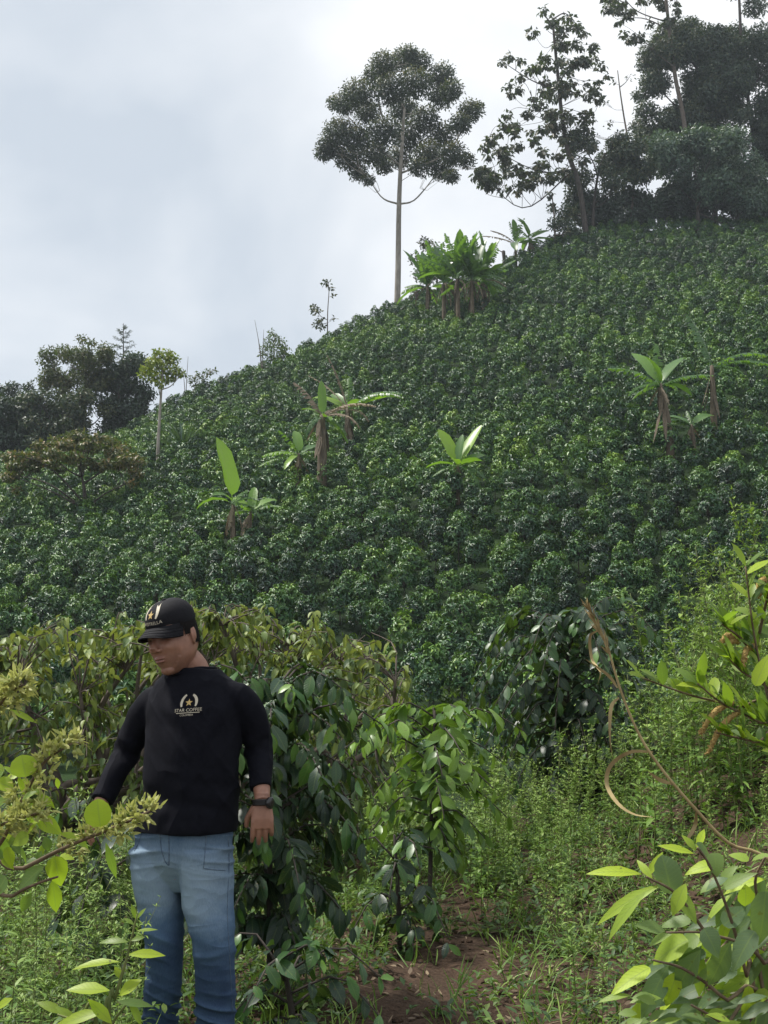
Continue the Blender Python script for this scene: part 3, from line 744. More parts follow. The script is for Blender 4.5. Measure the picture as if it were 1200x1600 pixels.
clump_tree('slim_tree', 'slim pale trunk topped by a small yellow green crown on the left slope', (247, 738), ground_hit(247, 738)[1], [(247, 700), (249, 660), (252, 610), (254, 580)], .13,
           [(252, 558, 13), (238, 565, 13), (268, 562, 13), (228, 578, 11), (252, 575, 16), (275, 580, 13), (240, 588, 12), (262, 592, 12), (222, 585, 7), (284, 585, 7), (250, 600, 8), (262, 550, 7), (245, 550, 7)],
             .26, .14, 460, M['yellow_tree'], M['pale_bark'], br=.035, tint=(.05, 1), up_light=.4, squash=.7)
clump_tree('flat_topped_tree', 'low flat topped tree with rusty brown leaves on the left slope', (135, 815), ground_hit(135, 815)[1], [(132, 770), (128, 745)], .16,
           [(x, 690 + 26 * ((x - 130) / 110) ** 2 * 1.6 + rng.uniform(-10, 14), rng.uniform(11, 17)) for x in np.linspace(15, 214, 34)] + [(x, 720 + rng.uniform(-8, 14), rng.uniform(9, 14)) for x in np.linspace(15, 215, 22)] + [(15, 745, 14), (25, 765, 10), (212, 740, 12), (205, 755, 9)],
           .26, .14, 480, M['rust_tree'], M['dark_bark'], br=.05, squash=.5, tint=(0, .8), depth=3.2, up_light=.3, twigs=False, rise=.6)
rng = np.random.default_rng(33)
clump_tree('forest_tree', 'dark dense tree at the far left edge of the skyline', (22, 730), 108, [(22, 690), (22, 650)], .3,
           [(rng.uniform(-40, 78), rng.uniform(612, 715), rng.uniform(17, 26)) for _ in range(48)] + [(20, 605, 12), (45, 603, 10)], .4, .19, 240, M['forest'], M['dark_bark'], br=.07, tint=(0, .6))
clump_tree('forest_tree', 'open brownish tree with visible limbs among the dark trees on the left skyline', (132, 705), 110, [(132, 650), (134, 600), (132, 560)], .22,
           [(rng.uniform(70, 170), rng.uniform(545, 665), rng.uniform(12, 18)) for _ in range(52)] + [(128, 530, 9), (105, 560, 9), (85, 585, 9), (142, 535, 9), (158, 552, 9)], .34, .16, 230, M['rust_tree'], M['dark_bark'], br=.06, tint=(0, .55))
clump_tree('forest_tree', 'dark bushy tree between the open brownish tree and the yellow green tree', (185, 690), 111, [(185, 650), (186, 600)], .22,
           [(rng.uniform(150, 226), rng.uniform(552, 690), rng.uniform(14, 22)) for _ in range(48)], .38, .18, 240, M['forest'], M['dark_bark'], br=.05, tint=(0, .7))
clump_tree('forest_tree', 'low olive tree in front of the dark trees at the left skyline', (80, 715), 106, [(80, 690), (82, 670)], .2,
           [(rng.uniform(45, 140), rng.uniform(615, 705), rng.uniform(13, 20)) for _ in range(42)], .36, .17, 240, M['forest'], M['dark_bark'], br=.05, tint=(.2, 1))
# conifer
Yc = 113; s_ = Yc / F; root = at(193, 690, Yc); root[2] = float(H(root[0], root[1]))
t = thing('conifer_tree', 'thin pointed conifer rising behind the trees on the left skyline', 'tree', root)
top = at(193, 505, Yc) - root
b = MB(); tube(b, [[0, 0, -.3], top * .5, top], [.18, .1, .02], 6); f = MB()
for k in range(46):
    fr = .35 + .63 * k / 46; a = k * 2.4; ln = 2.9 * (1 - fr) ** .8 + .25
    d = np.array([math.cos(a), math.sin(a), .12]); q = curve([top * fr, top * fr + d * ln * .5 + [0, 0, -.05], top * fr + d * ln + [0, 0, .12]], 6)
    tube(b, q, [.03, .01], 4)
    for w_ in q[1:]:
        n = 9; leaves(f, w_ + rng.normal(0, .05, (n, 3)), norm(rdir(n, -.6, .4) + d), [0, 0, 1.], rng.uniform(.18, .34, n), .07, tint=rng.uniform(0, .8, n))
b.build('trunk', M['dark_bark'], t); f.build('crown', M['forest'], t)
# bare twigs on the skyline
for px, py, tips, lab in ((410, 575, [(398, 500), (412, 515), (404, 530)], 'bare grey dead sapling on the skyline left of the pale bush'), (290, 620, [(294, 557), (286, 580)], 'single bare dead stick on the skyline right of the yellow green tree'),
                          (562, 595, [(557, 560)], None)):
    if lab is None: continue
    Yd = 110; root = at(px, py, Yd); root[2] = float(H(root[0], root[1])); b = MB()
    for tx, ty in tips: tube(b, curve([[0, 0, -.2], (at(tx, ty, Yd) - root) * [.4, .4, .55], at(tx, ty, Yd) - root], 6), [.05, .015], 5)
    o = b.build('dead_sapling', M['bark']); o.location = Vector(root); tag(o, lab, 'dead sapling')

# ------------------------------------------------------------------ near plants
def gz(x, y): return float(H(x, y))


def coffee_plant(px, Y, h, w, nb, nl, L, W, label, mat, tint, fresh, berries=None, droop=.8, gap=None, zlo=.12, seed=1, stem_r=.018, smatl='dark_bark', tilt=0.0, name='coffee_plant', tiers=0, bdroop=None, hang=(.25, .95)):
    global rng
    rng = np.random.default_rng(seed)
    x = (px - 600) / F * Y; root = np.array([x, Y, gz(x, Y)])
    t = thing(name, label, 'coffee plant', root)
    # branches, leaves and berries are collected separately so each is a part
    b = MB(); coffee_shrub(b, h, w, nb, nl, L, W, stem_r, 'ell', droop, tint, fresh, wave=.09, berries=berries, gap=gap, zlo=zlo, mat=0, smat=1, berry_mat=2, sides=6, branch_r=.006, tilt=tilt, tiers=tiers, bdroop=bdroop, hang=hang)
    V, tt, uv, T, Q, mT, mQ = b.arrays()
    for k, (nm, m_) in enumerate((('foliage', mat), ('stem', M[smatl]), ('berries', M['berry']))):
        q, tr = Q[mQ == k], T[mT == k]
        used = np.unique(np.concatenate([q.ravel(), tr.ravel()]))
        if len(used) == 0: continue
        inv = np.full(len(V), -1); inv[used] = np.arange(len(used))
        c = MB(); c.add(V[used], T=inv[tr], Q=inv[q], tint=tt[used], uv=uv[used]); ob = c.build(nm, m_, t)
        if nm == 'berries': ob['kind'] = 'stuff'
    return t


coffee_plant(430, 5.75, 1.42, 1.0, 58, 10, .128, .056, 'big glossy dark coffee plant with berries right beside the man', M['coffee'], (.05, .5), .14, berries=3, seed=5, droop=1.0, zlo=.2, gap=.06, tiers=7, bdroop=.62, hang=(.4, 1.7))
coffee_plant(668, 7.3, 1.24, 1.02, 26, 7, .15, .060, 'young lighter green coffee plant right of the big glossy one', M['young_coffee'], (.35, .9), .3, seed=6, droop=.75, zlo=.42, bdroop=.6, hang=(.2, 1.2))
coffee_plant(885, 10.6, 1.62, 1.75, 80, 11, .145, .066, 'dense rounded dark coffee bush behind the weeds on the bank', M['coffee'], (.0, .5), .10, seed=7, droop=.9, zlo=.12)
coffee_plant(470, 5.2, .34, .75, 11, 4, .13, .06, 'low dark coffee seedling on the ground in front of the big coffee plant', M['coffee'], (.1, .5), .05, seed=8, droop=.7)
coffee_plant(625, 6.8, .6, .75, 12, 5, .13, .056, 'short drooping coffee plant below the young lighter one', M['coffee'], (.1, .6), .1, seed=9, droop=.9, berries=2)
coffee_plant(190, 6.1, .85, .85, 13, 5, .16, .07, 'small dark coffee plant with hanging leaves left of the man\'s knees', M['coffee'], (.0, .4), .05, seed=10, droop=1.2)


def droopy_tree(label, basepx, Y, topline, depth, nclus, seed):
    """low tree with tufts of drooping folded leaflets; topline: (px, py) of the canopy top."""
    global rng
    rng = np.random.default_rng(seed)
    x = (basepx - 600) / F * Y; root = np.array([x, Y, gz(x, Y)])
    t = thing('drooping_tree', label, 'tree', root)
    tl = np.array(topline, float)
    b, f = MB(), MB()
    fork = np.array([0, 0, .45])
    tube(b, curve([[0, 0, -.2], [.03, .02, .2], fork], 5), [.10, .07], 8)
    limbs = []
    for k in range(20):
        px = rng.uniform(tl[0, 0], tl[-1, 0]); py = np.interp(px, tl[:, 0], tl[:, 1]) + rng.uniform(15, 130)
        e = at(px, py, Y + rng.uniform(-1, 1) * depth) - root
        q = curve([fork, fork * .4 + e * .35 + rng.normal(0, .12, 3) + [0, 0, -.08], e * .72 + rng.normal(0, .1, 3), e], 14)
        tube(b, q, [.046, .028, .011], 6); limbs.append(q)
    LP = np.concatenate([q[3:] for q in limbs])
    n = nclus
    px = rng.uniform(tl[0, 0], tl[-1, 0], n); v = rng.random(n) ** 1.9
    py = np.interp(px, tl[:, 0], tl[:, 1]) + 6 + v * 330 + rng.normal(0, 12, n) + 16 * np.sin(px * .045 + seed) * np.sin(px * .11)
    gp = np.sin(px * .061 + py * .043 + seed) + np.sin(px * .027 - py * .071); px[(gp < -.75)] -= 9999
    dep = Y + rng.uniform(-1, 1, n) * depth
    for k in range(n):
        if px[k] < -5000: continue
        c = at(px[k], py[k], dep[k]) - root
        if c[2] < .12: continue
        a = LP[np.argmin(((LP - c) ** 2).sum(1))]
        out = norm(c - a + [0, 0, .1] + rng.normal(0, .05, 3))
        q = curve([a, (a + c) / 2 + [0, 0, .05] + rng.normal(0, .03, 3), c], 6)
        tube(b, q, [.007, .003], 4, cap=False)
        m_ = rng.integers(5, 10)
        ii = rng.integers(2, 6, m_)
        h = rng.uniform(0, 2 * np.pi, m_)
        D = norm(np.stack([np.cos(h) * .55, np.sin(h) * .55, -rng.uniform(.35, 1.3, m_)], 1) + out * .4)
        N = norm(np.stack([np.cos(h), np.sin(h), np.full(m_, .6)], 1) + rng.normal(0, .2, (m_, 3)))
        sz_ = rng.uniform(.65, 1.15, m_)
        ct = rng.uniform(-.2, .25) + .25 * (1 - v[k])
        leaves(f, q[ii] + rng.normal(0, .012, (m_, 3)), D, N, .088 * sz_, .046 * sz_, 'ovate', curl=rng.uniform(.2, .8, m_), fold=rng.uniform(.3, .7), tint=rng.uniform(.15, .6, m_) + ct)
    b.build('trunk', M['bark'], t); f.build('crown', M['droopy'], t)


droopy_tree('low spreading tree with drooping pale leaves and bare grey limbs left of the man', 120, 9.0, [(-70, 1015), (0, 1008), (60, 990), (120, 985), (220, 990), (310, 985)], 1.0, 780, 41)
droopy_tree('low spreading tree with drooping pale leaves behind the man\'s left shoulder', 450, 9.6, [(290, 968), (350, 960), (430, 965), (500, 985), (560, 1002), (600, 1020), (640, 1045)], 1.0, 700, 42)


# --- weeds
def weed_mesh(h, seed, kind):
    global rng
    rng = np.random.default_rng(seed); b = MB()
    lean = rng.normal(0, .10, 2)
    p = curve([[0, 0, -.05], [lean[0] * h * .3, lean[1] * h * .3, h * .5], [lean[0] * h, lean[1] * h, h]], 12)
    tube(b, p, [.0035, .0015], 5, mat=1)
    n = int(h * (92 if kind < 2 else 58))
    u = rng.uniform(.12, .97, n); P = np.stack([np.interp(u, np.linspace(0, 1, 12), p[:, i]) for i in range(3)], 1)
    a = np.arange(n) * 2.4; el = rng.uniform(.1, .9, n)
    D = norm(np.stack([np.cos(a), np.sin(a), el], 1))
    wdt = (.0115, .018, .034)[kind]
    ln = (.080, .065, .085)[kind] * (1.25 - .7 * u) * rng.uniform(.7, 1.3, n)
    leaves(b, P, D, [0, 0, 1.], ln, wdt * rng.uniform(.8, 1.3, n), 'mid', curl=rng.uniform(.2, 1.2, n), fold=.2, tint=.35 + .45 * u + rng.uniform(-.2, .2, n))
    # side shoots with small heads near the top
    for k in range(int(7 + 5 * h)):
        uu = rng.uniform(.45, .95); a0 = np.array([np.interp(uu, np.linspace(0, 1, 12), p[:, i]) for i in range(3)])
        an = rng.uniform(0, 6.28); e = a0 + np.array([math.cos(an) * .09, math.sin(an) * .09, .14]) * rng.uniform(.6, 1.3)
        q = curve([a0, a0 * .5 + e * .5 + [0, 0, -.012], e], 5); tube(b, q, [.0015, .001], 3, mat=1, cap=False)
        m_ = 15; w_ = rng.integers(1, 5, m_); ang = rng.uniform(0, 6.28, m_)
        leaves(b, q[w_], norm(np.stack([np.cos(ang), np.sin(ang), rng.uniform(.1, 1, m_)], 1)), [0, 0, 1.], rng.uniform(.015, .035, m_), .007, tint=rng.uniform(.6, 1, m_))
    return b.mesh('tall_weed', [M['weed'], M['green_stem']])


WV = [weed_mesh(h, 50 + k, k % 2) for k, h in enumerate((.62, .75, .85, .95, 1.1, .7, .8, .55))]
WB = [weed_mesh(h, 70 + k, 2) for k, h in enumerate((.6, .75, .9, .7))]
rng = np.random.default_rng(60)


def place_weed(px, Y, label, group, sc_=1.0, kinds=None):
    kinds = kinds or WV
    x = (px - 600) / F * Y
    o = bpy.data.objects.new('tall_weed', kinds[rng.integers(len(kinds))]); COL.objects.link(o)
    o.location = (x, Y, gz(x, Y)); o.rotation_euler = (rng.normal(0, .06), rng.normal(0, .06), rng.uniform(0, 6.28)); s = sc_ * rng.uniform(.85, 1.35)
    o.scale = (s, s, s); tag(o, label, 'weed', group)


for k in range(135):
    Y = rng.uniform(7.2, 10.6); px = rng.uniform(730, 1230)
    if px < 850 and Y < 7.6: continue
    sc0 = .72 if 775 < px < 985 else 1.0 if px < 1000 else 1.12
    if k % 3 == 2: place_weed(px, Y, 'leafier weed with broad pointed leaves among the feathery weeds on the right bank', 'broad leaved weeds on the right bank', sc0 * .9, WB)
    else: place_weed(px, Y, 'feathery green weed with narrow leaves standing in the thick patch on the right bank', 'tall weeds on the right bank', sc0)
for k in range(46):
    place_weed(rng.uniform(560, 800), rng.uniform(7.6, 10.5), 'feathery green weed around the foot of the young coffee plant', 'weeds round the young coffee plant', .8)
for k in range(52):
    place_weed(rng.uniform(-30, 235), rng.uniform(3.9, 6.6), 'feathery bright green weed in the low left corner beside the jeans', 'weeds left of the man', .72)
for k in range(26):
    place_weed(rng.uniform(830, 1230), rng.uniform(5.0, 7.0), 'shorter weed with narrow leaves on the lower right bank beside the soil', 'weeds low on the right bank', .55)
for k in range(14):
    place_weed(rng.uniform(1060, 1200), rng.uniform(7.0, 9.0), 'very tall seeding weed above the others near the right edge', 'tallest weeds near the right edge', 1.5)

# --- ground cover, grass and litter
rng = np.random.default_rng(61)


def dirt(x, y):
    cx = np.interp(y, [4.2, 5.2, 6.2, 7.2, 8.0, 8.6], [-.02, .05, .22, .42, .50, .55]); w_ = np.interp(y, [4.2, 5.5, 7, 8.2, 8.7], [.28, .28, .30, .26, .05])
    return np.exp(-((x - cx) / w_) ** 4)


def scatter(n, x0, x1, y0, y1):
    y = rng.uniform(y0, y1, n); x = rng.uniform(x0, x1, n)
    ok = rng.random(n) > dirt(x, y) * .78
    ok &= np.abs(x / y) < .42
    x, y = x[ok], y[ok]
    return x, y, H(x, y)


b = MB()
x, y, z = scatter(7600, -4.5, 5.5, 3.2, 13.5)
kp = rng.random(len(x)) > .45 * sstep(-.2, .6, x) * sstep(9, 6.5, y); x, y, z = x[kp], y[kp], z[kp]; o_ = rng.permutation(len(x)); x, y, z = x[o_], y[o_], z[o_]
for lo_, hi_, hgt, L, W, shp, mi in ((0, .45, .16, .045, .026, 'mid', 0), (.45, .8, .30, .06, .022, 'mid', 0), (.8, 1, .12, .09, .03, 'mid', 0)):
    a_, e_ = int(lo_ * len(x)), int(hi_ * len(x)); k = np.arange(a_, e_); m_ = 13
    xx, yy, zz = (np.repeat(q[k], m_) for q in (x, y, z)); n = len(xx)
    hs = np.repeat(rng.uniform(.3, 1.1, len(k)), m_) * hgt
    ang = rng.uniform(0, 6.28, n); rr = rng.uniform(.0, .07, n)
    u = rng.random(n)
    P = np.stack([xx + np.cos(ang) * rr * u, yy + np.sin(ang) * rr * u, zz + .01 + hs * u], 1)
    D = norm(np.stack([np.cos(ang), np.sin(ang), rng.uniform(-.2, .8, n)], 1))
    ts = np.repeat(rng.uniform(.0, .75, len(k)), m_)
    leaves(b, P, D, [0, 0, 1.], L * rng.uniform(.5, 1.3, n), W * rng.uniform(.6, 1.2, n), 'far' if L < .05 else 'mid', curl=rng.uniform(.1, 1, n), fold=.15, tint=ts + rng.uniform(-.15, .3, n))
o = b.build('undergrowth', M['weed_far']); o['kind'] = 'stuff'
b = MB()
x, y, z = scatter(5200, -4, 5, 3.2, 11)
k = np.repeat(np.arange(len(x)), 4); n = len(k)
D = norm(np.stack([rng.normal(0, .5, n), rng.normal(0, .5, n), np.ones(n)], 1))
leaves(b, np.stack([x[k] + rng.normal(0, .02, n), y[k] + rng.normal(0, .02, n), z[k]], 1), D, rdir(n, 0, .5), rng.uniform(.06, .24, n), .007, 'blade', curl=rng.uniform(.2, 1.4, n), fold=.2, tint=rng.uniform(.1, .9, n))
o = b.build('grass', M['weed']); o['kind'] = 'stuff'
b = MB()
n = 2600; y = rng.uniform(3.6, 9.5, n); x = rng.uniform(-1.2, 3.2, n); z = H(x, y) + .008
a = rng.uniform(0, 6.28, n)
leaves(b, np.stack([x, y, z], 1), np.stack([np.cos(a), np.sin(a), rng.uniform(-.1, .25, n)], 1), [0, 0, 1.] + rng.normal(0, .25, (n, 3)), rng.uniform(.02, .07, n), rng.uniform(.006, .03, n), 'mid', curl=rng.uniform(-.6, .6, n), tint=rng.random(n))
for k in range(170):
    p0 = np.array([x[k], y[k], z[k] + .006]); L = rng.uniform(.08, .35); d = np.array([math.cos(a[k]), math.sin(a[k]), 0]) * L
    p1 = p0 + d; p1[2] = gz(p1[0], p1[1]) + .012; mid = (p0 + p1) / 2 + rng.normal(0, .015, 3); mid[2] = gz(mid[0], mid[1]) + .014
    tube(b, curve([p0, mid, p1], 5), [.003, .0015], 4, tint=rng.random())
o = b.build('leaf_litter', M['dry_weed']); o['kind'] = 'stuff'
# clods of soil on the bare patch
b = MB()
for k in range(300):
    y_ = rng.uniform(4.3, 9); x_ = rng.normal(np.interp(y_, [4.2, 8], [.05, .5]), .45); r_ = rng.gamma(2, .0042) + .003
    blob(b, [x_, y_, gz(x_, y_) + r_ * .3], [r_ * rng.uniform(.8, 1.4), r_, r_ * .7], nu=7, nv=5)
o = b.build('soil_crumbs', m_soil); o['kind'] = 'stuff'
# white scrap
b = MB(); xw, yw = (541 - 600) / F * 5.15, 5.15; n = 9
gx_, gy_ = np.meshgrid(np.linspace(-.028, .028, n), np.linspace(-.02, .02, n)); zz = rng.normal(0, .006, gx_.shape) + .016 + .25 * np.abs(gx_)
i = np.arange(n - 1)[:, None] * n; j = np.arange(n - 1)[None]
b.add(np.stack([gx_, gy_, zz], -1), Q=np.stack([i + j, i + j + 1, i + n + j + 1, i + n + j], -1).reshape(-1, 4))
o = b.build('paper_scrap', plain_mat('white scrap', (.55, .55, .53), (.75, .75, .74), 30, .7)); o.location = (xw, yw, gz(xw, yw)); tag(o, 'small crumpled white scrap lying on the soil near the bottom edge', 'litter')

# --- dry cane arching from the right
rng = np.random.default_rng(70)
Yk = 2.3; rx = (1480 - 600) / F * Yk; root = np.array([rx, Yk, gz(rx, Yk)])
t = thing('dry_cane', 'dead straw coloured grass cane arching across the weeds with curled dry blades', 'dry cane', root)
P = [at(*q, Yk) - root for q in [(1200, 1342), (1140, 1318), (1085, 1262), (1035, 1203), (1000, 1150), (972, 1085), (952, 1020), (935, 980), (920, 950)]]
b = MB(); tube(b, curve([[0, 0, -.05], at(1440, 1610, Yk) - root, at(1320, 1450, Yk) - root] + P, 50), [.0036, .0032, .0029, .0026, .0020, .0014], 7)
for k in range(70):
    a = curve(P[-4:], 30)[rng.integers(8, 30)]; leaves(b, [a], norm([P[-1] - P[-3] + rng.normal(0, .02, 3)]), rdir(1), rng.uniform(.015, .035), .004, 'blade', curl=.3, tint=rng.random())
b.build('stem', M['straw'], t)


def ribbon(pts, w_, twist=0.0):
    q = curve(pts, 22); n = len(q); tg = norm(np.gradient(q, axis=0)); b = MB()
    s = norm(np.cross(tg, [0.2, 1, .1])); nn = np.cross(s, tg); an = np.linspace(0, twist, n)[:, None]
    s = s * np.cos(an) + nn * np.sin(an); wd = w_ * np.sin(np.pi * np.linspace(.12, .97, n))[:, None]
    V = np.stack([q - s * wd, q + s * wd], 1).reshape(-1, 3)
    i = np.arange(n - 1) * 2; b.add(V, Q=np.stack([i, i + 1, i + 3, i + 2], 1)); b.build('dry_blade', M['straw'], t)


K = lambda px, py, dy=0: at(px, py, Yk + dy) - root
ribbon([K(967, 1090), K(955, 1105, -.02), K(953, 1150, -.03), K(958, 1190, 0)], .004, 1.5)
ribbon([K(1020, 1175), K(985, 1175, .02), K(955, 1195, .03), K(948, 1225, .03), K(965, 1255, 0), K(990, 1272, -.02), K(1020, 1277, -.03)], .0045, 1.2)
ribbon([K(935, 985), K(922, 995, .02), K(925, 1030, .03), K(938, 1050), K(934, 1068)], .003, 1.0)
ribbon([K(1088, 1268), K(1086, 1290, .02), K(1075, 1310), K(1068, 1322)], .004, .6)
ribbon([K(965, 1075), K(950, 1055), K(915, 1030)], .003, .5)
ribbon([K(1050, 1225), K(1030, 1218), K(1012, 1205)], .004, .5)

# --- foreground shrubs
def shrub_leaf(mb, t, root, a, c, Y, w_px, tint, dy=0.0, shape='lance', curl=.5, fold=.2, face=.8, dtip=0.0):
    """one leaf from pixel a to pixel c at distance Y; face: how much it turns its blade to the camera"""
    p = at(a[0], a[1], Y + dy) - root; q = at(c[0], c[1], Y + dy + dtip) - root
    d = q - p; L = np.linalg.norm(d)
    N = np.array([rng.normal(0, .15), -face, 1 - face * .5])
    leaves(mb, [p], [d / L], [N], L * (1 + .12 * curl), w_px * Y / F, shape, curl=curl, fold=fold, tint=tint, wave=.03)


Yr_ = 1.75; rx = (1230 - 600) / F * Yr_
root = np.array([rx, Yr_, gz(rx, Yr_)])
t = thing('leafy_shrub', 'foreground shrub with long yellow green and grey leaves in the lower right corner', 'shrub', root)
b = MB()
stems = [[(1185, 1620), (1165, 1520), (1140, 1430), (1110, 1355), (1090, 1325)], [(1215, 1640), (1190, 1500), (1110, 1460), (1042, 1457)], [(1195, 1560), (1120, 1480), (1060, 1400), (1010, 1370)],
         [(1210, 1660), (1130, 1560), (1070, 1515), (1020, 1500)], [(1215, 1580), (1195, 1450), (1180, 1380), (1195, 1340)], [(1205, 1660), (1130, 1600), (1080, 1570)]]
for s in stems:
    pts = [np.array([0, 0, -.03]) + rng.normal(0, .01, 3) * [1, 1, 0]] + [at(px, py, Yr_ + dy) - root for (px, py), dy in zip(s, np.linspace(.05, -.05, len(s)))]
    tube(b, curve(pts, 22), [.0038, .0026, .0015], 6)
b.build('stem', M['woody_stem'], t)
f = MB()
LV = [((1003, 1366), (920, 1352), 24, .98, 'lance'), ((1035, 1382), (925, 1426), 24, .8, 'lance'), ((1010, 1394), (938, 1456), 22, .72, 'lance'), ((1012, 1370), (1034, 1330), 15, .92, 'lance'),
      ((1088, 1326), (1102, 1292), 14, .95, 'lance'), ((1085, 1334), (1030, 1316), 15, .93, 'lance'), ((1048, 1396), (1040, 1338), 44, .3, 'round'), ((1112, 1360), (1104, 1316), 34, .3, 'round'),
      ((1116, 1332), (1120, 1368), 28, .5, 'ovate'), ((1130, 1388), (1178, 1360), 22, .55, 'ovate'), ((1130, 1446), (1164, 1414), 32, .32, 'ovate'), ((1180, 1455), (1140, 1510), 36, .28, 'ovate'),
      ((1076, 1470), (1012, 1496), 46, .8, 'ovate'), ((1016, 1512), (952, 1546), 30, .95, 'ovate'), ((1044, 1508), (1003, 1585), 40, .3, 'lance'), ((1095, 1484), (1048, 1552), 38, .25, 'lance'),
      ((1142, 1470), (1106, 1545), 36, .18, 'lance'), ((1094, 1486), (1094, 1558), 26, .72, 'lance'), ((1002, 1562), (984, 1606), 20, .9, 'lance'), ((1197, 1392), (1188, 1478), 42, .3, 'ovate'),
      ((1190, 1490), (1196, 1560), 40, .35, 'ovate'), ((1060, 1395), (1090, 1440), 24, .7, 'ovate'), ((1072, 1380), (1050, 1425), 26, .82, 'lance'), ((1170, 1345), (1140, 1330), 20, .7, 'ovate'),
      ((1175, 1345), (1200, 1330), 20, .6, 'ovate'), ((1174, 1410), (1178, 1380), 14, .9, 'lance'), ((1080, 1440), (1030, 1440), 26, .5, 'ovate'), ((1020, 1375), (995, 1340), 14, .85, 'lance'),
      ((1088, 1330), (1070, 1304), 12, .8, 'lance'), ((1100, 1450), (1125, 1495), 34, .35, 'ovate'), ((1040, 1455), (1000, 1440), 26, .5, 'lance'), ((1050, 1460), (1010, 1470), 22, .6, 'lance')]
for a, c, w_, tn, sh in LV:
    shrub_leaf(f, t, root, a, c, Yr_, w_ * .95, tn, dy=rng.uniform(-.06, .06), shape=sh, curl=rng.uniform(.3, .7), face=rng.uniform(.45, .8), dtip=rng.uniform(-.03, .02))
for k in range(130):
    a = (rng.uniform(1050, 1215), rng.uniform(1350, 1640)); an = rng.uniform(1.2, 4.4); L = rng.uniform(38, 72)
    if a[1] < 1640 - (a[0] - 1010) * .55 - 160 and a[0] < 1120: continue
    shrub_leaf(f, t, root, a, (a[0] + math.cos(an) * L, a[1] + abs(math.sin(an)) * L * .9), Yr_, rng.uniform(18, 32), rng.choice([.15, .25, .35, .4, .55, .75, .95]), dy=rng.uniform(0, .16), shape=rng.choice(['lance', 'ovate']), curl=rng.uniform(.3, .9), face=rng.uniform(.2, .8))
for k in range(46):
    a = (rng.uniform(985, 1200), rng.uniform(1550, 1640)); an = rng.uniform(2.0, 3.6); L = rng.uniform(30, 60)
    shrub_leaf(f, t, root, a, (a[0] + math.cos(an) * L, a[1] - math.sin(an) * L * .5 + 5), Yr_, rng.uniform(12, 22), rng.uniform(.2, .9), dy=rng.uniform(-.05, .1), curl=.6, face=.5)
f.build('foliage', M['grey_leaf'], t)

# right shrub with hanging orange seed spikes
rng = np.random.default_rng(72)
Ys = 2.6; rx = (1250 - 600) / F * Ys; root = np.array([rx, Ys, gz(rx, Ys)])
t = thing('spiked_shrub', 'shrub with small yellow green leaves and hanging orange brown seed spikes at the right edge', 'shrub', root)
b, f = MB(), MB()
stems = [[(1235, 1200), (1200, 1090), (1178, 990), (1165, 885)], [(1215, 1140), (1150, 1105), (1075, 1085), (1000, 1058)], [(1190, 1040), (1160, 1000), (1128, 975)], [(1225, 1180), (1180, 1160), (1120, 1145)], [(1182, 1010), (1195, 950), (1205, 910)],
         [(1235, 1160), (1190, 1130), (1130, 1100), (1090, 1068)], [(1240, 1120), (1200, 1075), (1160, 1050), (1140, 1030)]]
for s in stems:
    pts = [at(px, py, Ys + dy) - root for (px, py), dy in zip(s, np.linspace(.02, -.08, len(s)))]
    q = curve(([np.array([0, 0, -.03]), np.array([.03, 0, .7])] if s[0][1] > 1110 else []) + pts, 26); tube(b, q, [.0045, .003, .0016], 6)
    q = curve(pts, 26)
    for k in range(3, 26):
        tg = norm(q[k] - q[k - 1])
        for sd in (-1, 1):
            if rng.random() < .42: continue
            D = norm(tg * .7 + np.array([sd * .6 * tg[2], rng.normal(0, .5), abs(tg[0]) * .7 + .25]) + rng.normal(0, .3, 3))
            leaves(f, [q[k]], [D], [[rng.normal(0, .3), -.5, .8]], rng.uniform(.035, .075), rng.uniform(.016, .026), 'ell', curl=rng.uniform(.1, .7), fold=.2, tint=np.clip(rng.normal(.55, .2), 0, 1), wave=.03)
shrub_leaf(f, t, root, (1180, 1072), (1202, 1018), 2.2, 24, .85, shape='ovate'); shrub_leaf(f, t, root, (1205, 990), (1172, 985), Ys, 22, .25, shape='round')
b.build('stem', M['woody_stem'], t); f.build('foliage', M['fresh'], t)
for a, c in (((1146, 1097), (1094, 1147)), ((1157, 1110), (1106, 1177)), ((1154, 1003), (1134, 1022)), ((1180, 1009), (1160, 1040)), ((1150, 1000), (1128, 1005)), ((1196, 905), (1185, 935))):
    p, q = at(*a, Ys - .03) - root, at(*c, Ys - .05) - root
    b = MB(); L = np.linalg.norm(q - p); pth = curve([p, p * .5 + q * .5 + [-.004, 0, .012], q], 26)
    tube(b, pth, [.0035, .0065, .006, .0025], 7)
    for k in range(200):
        w_ = pth[rng.integers(1, 26)]; d = rdir(1)[0]; blob(b, w_ + d * .0048 + rng.normal(0, .001, 3), [.0014, .0014, .0022], nu=5, nv=3)
    b.build('seed_spike', M['seed_spike'], t)

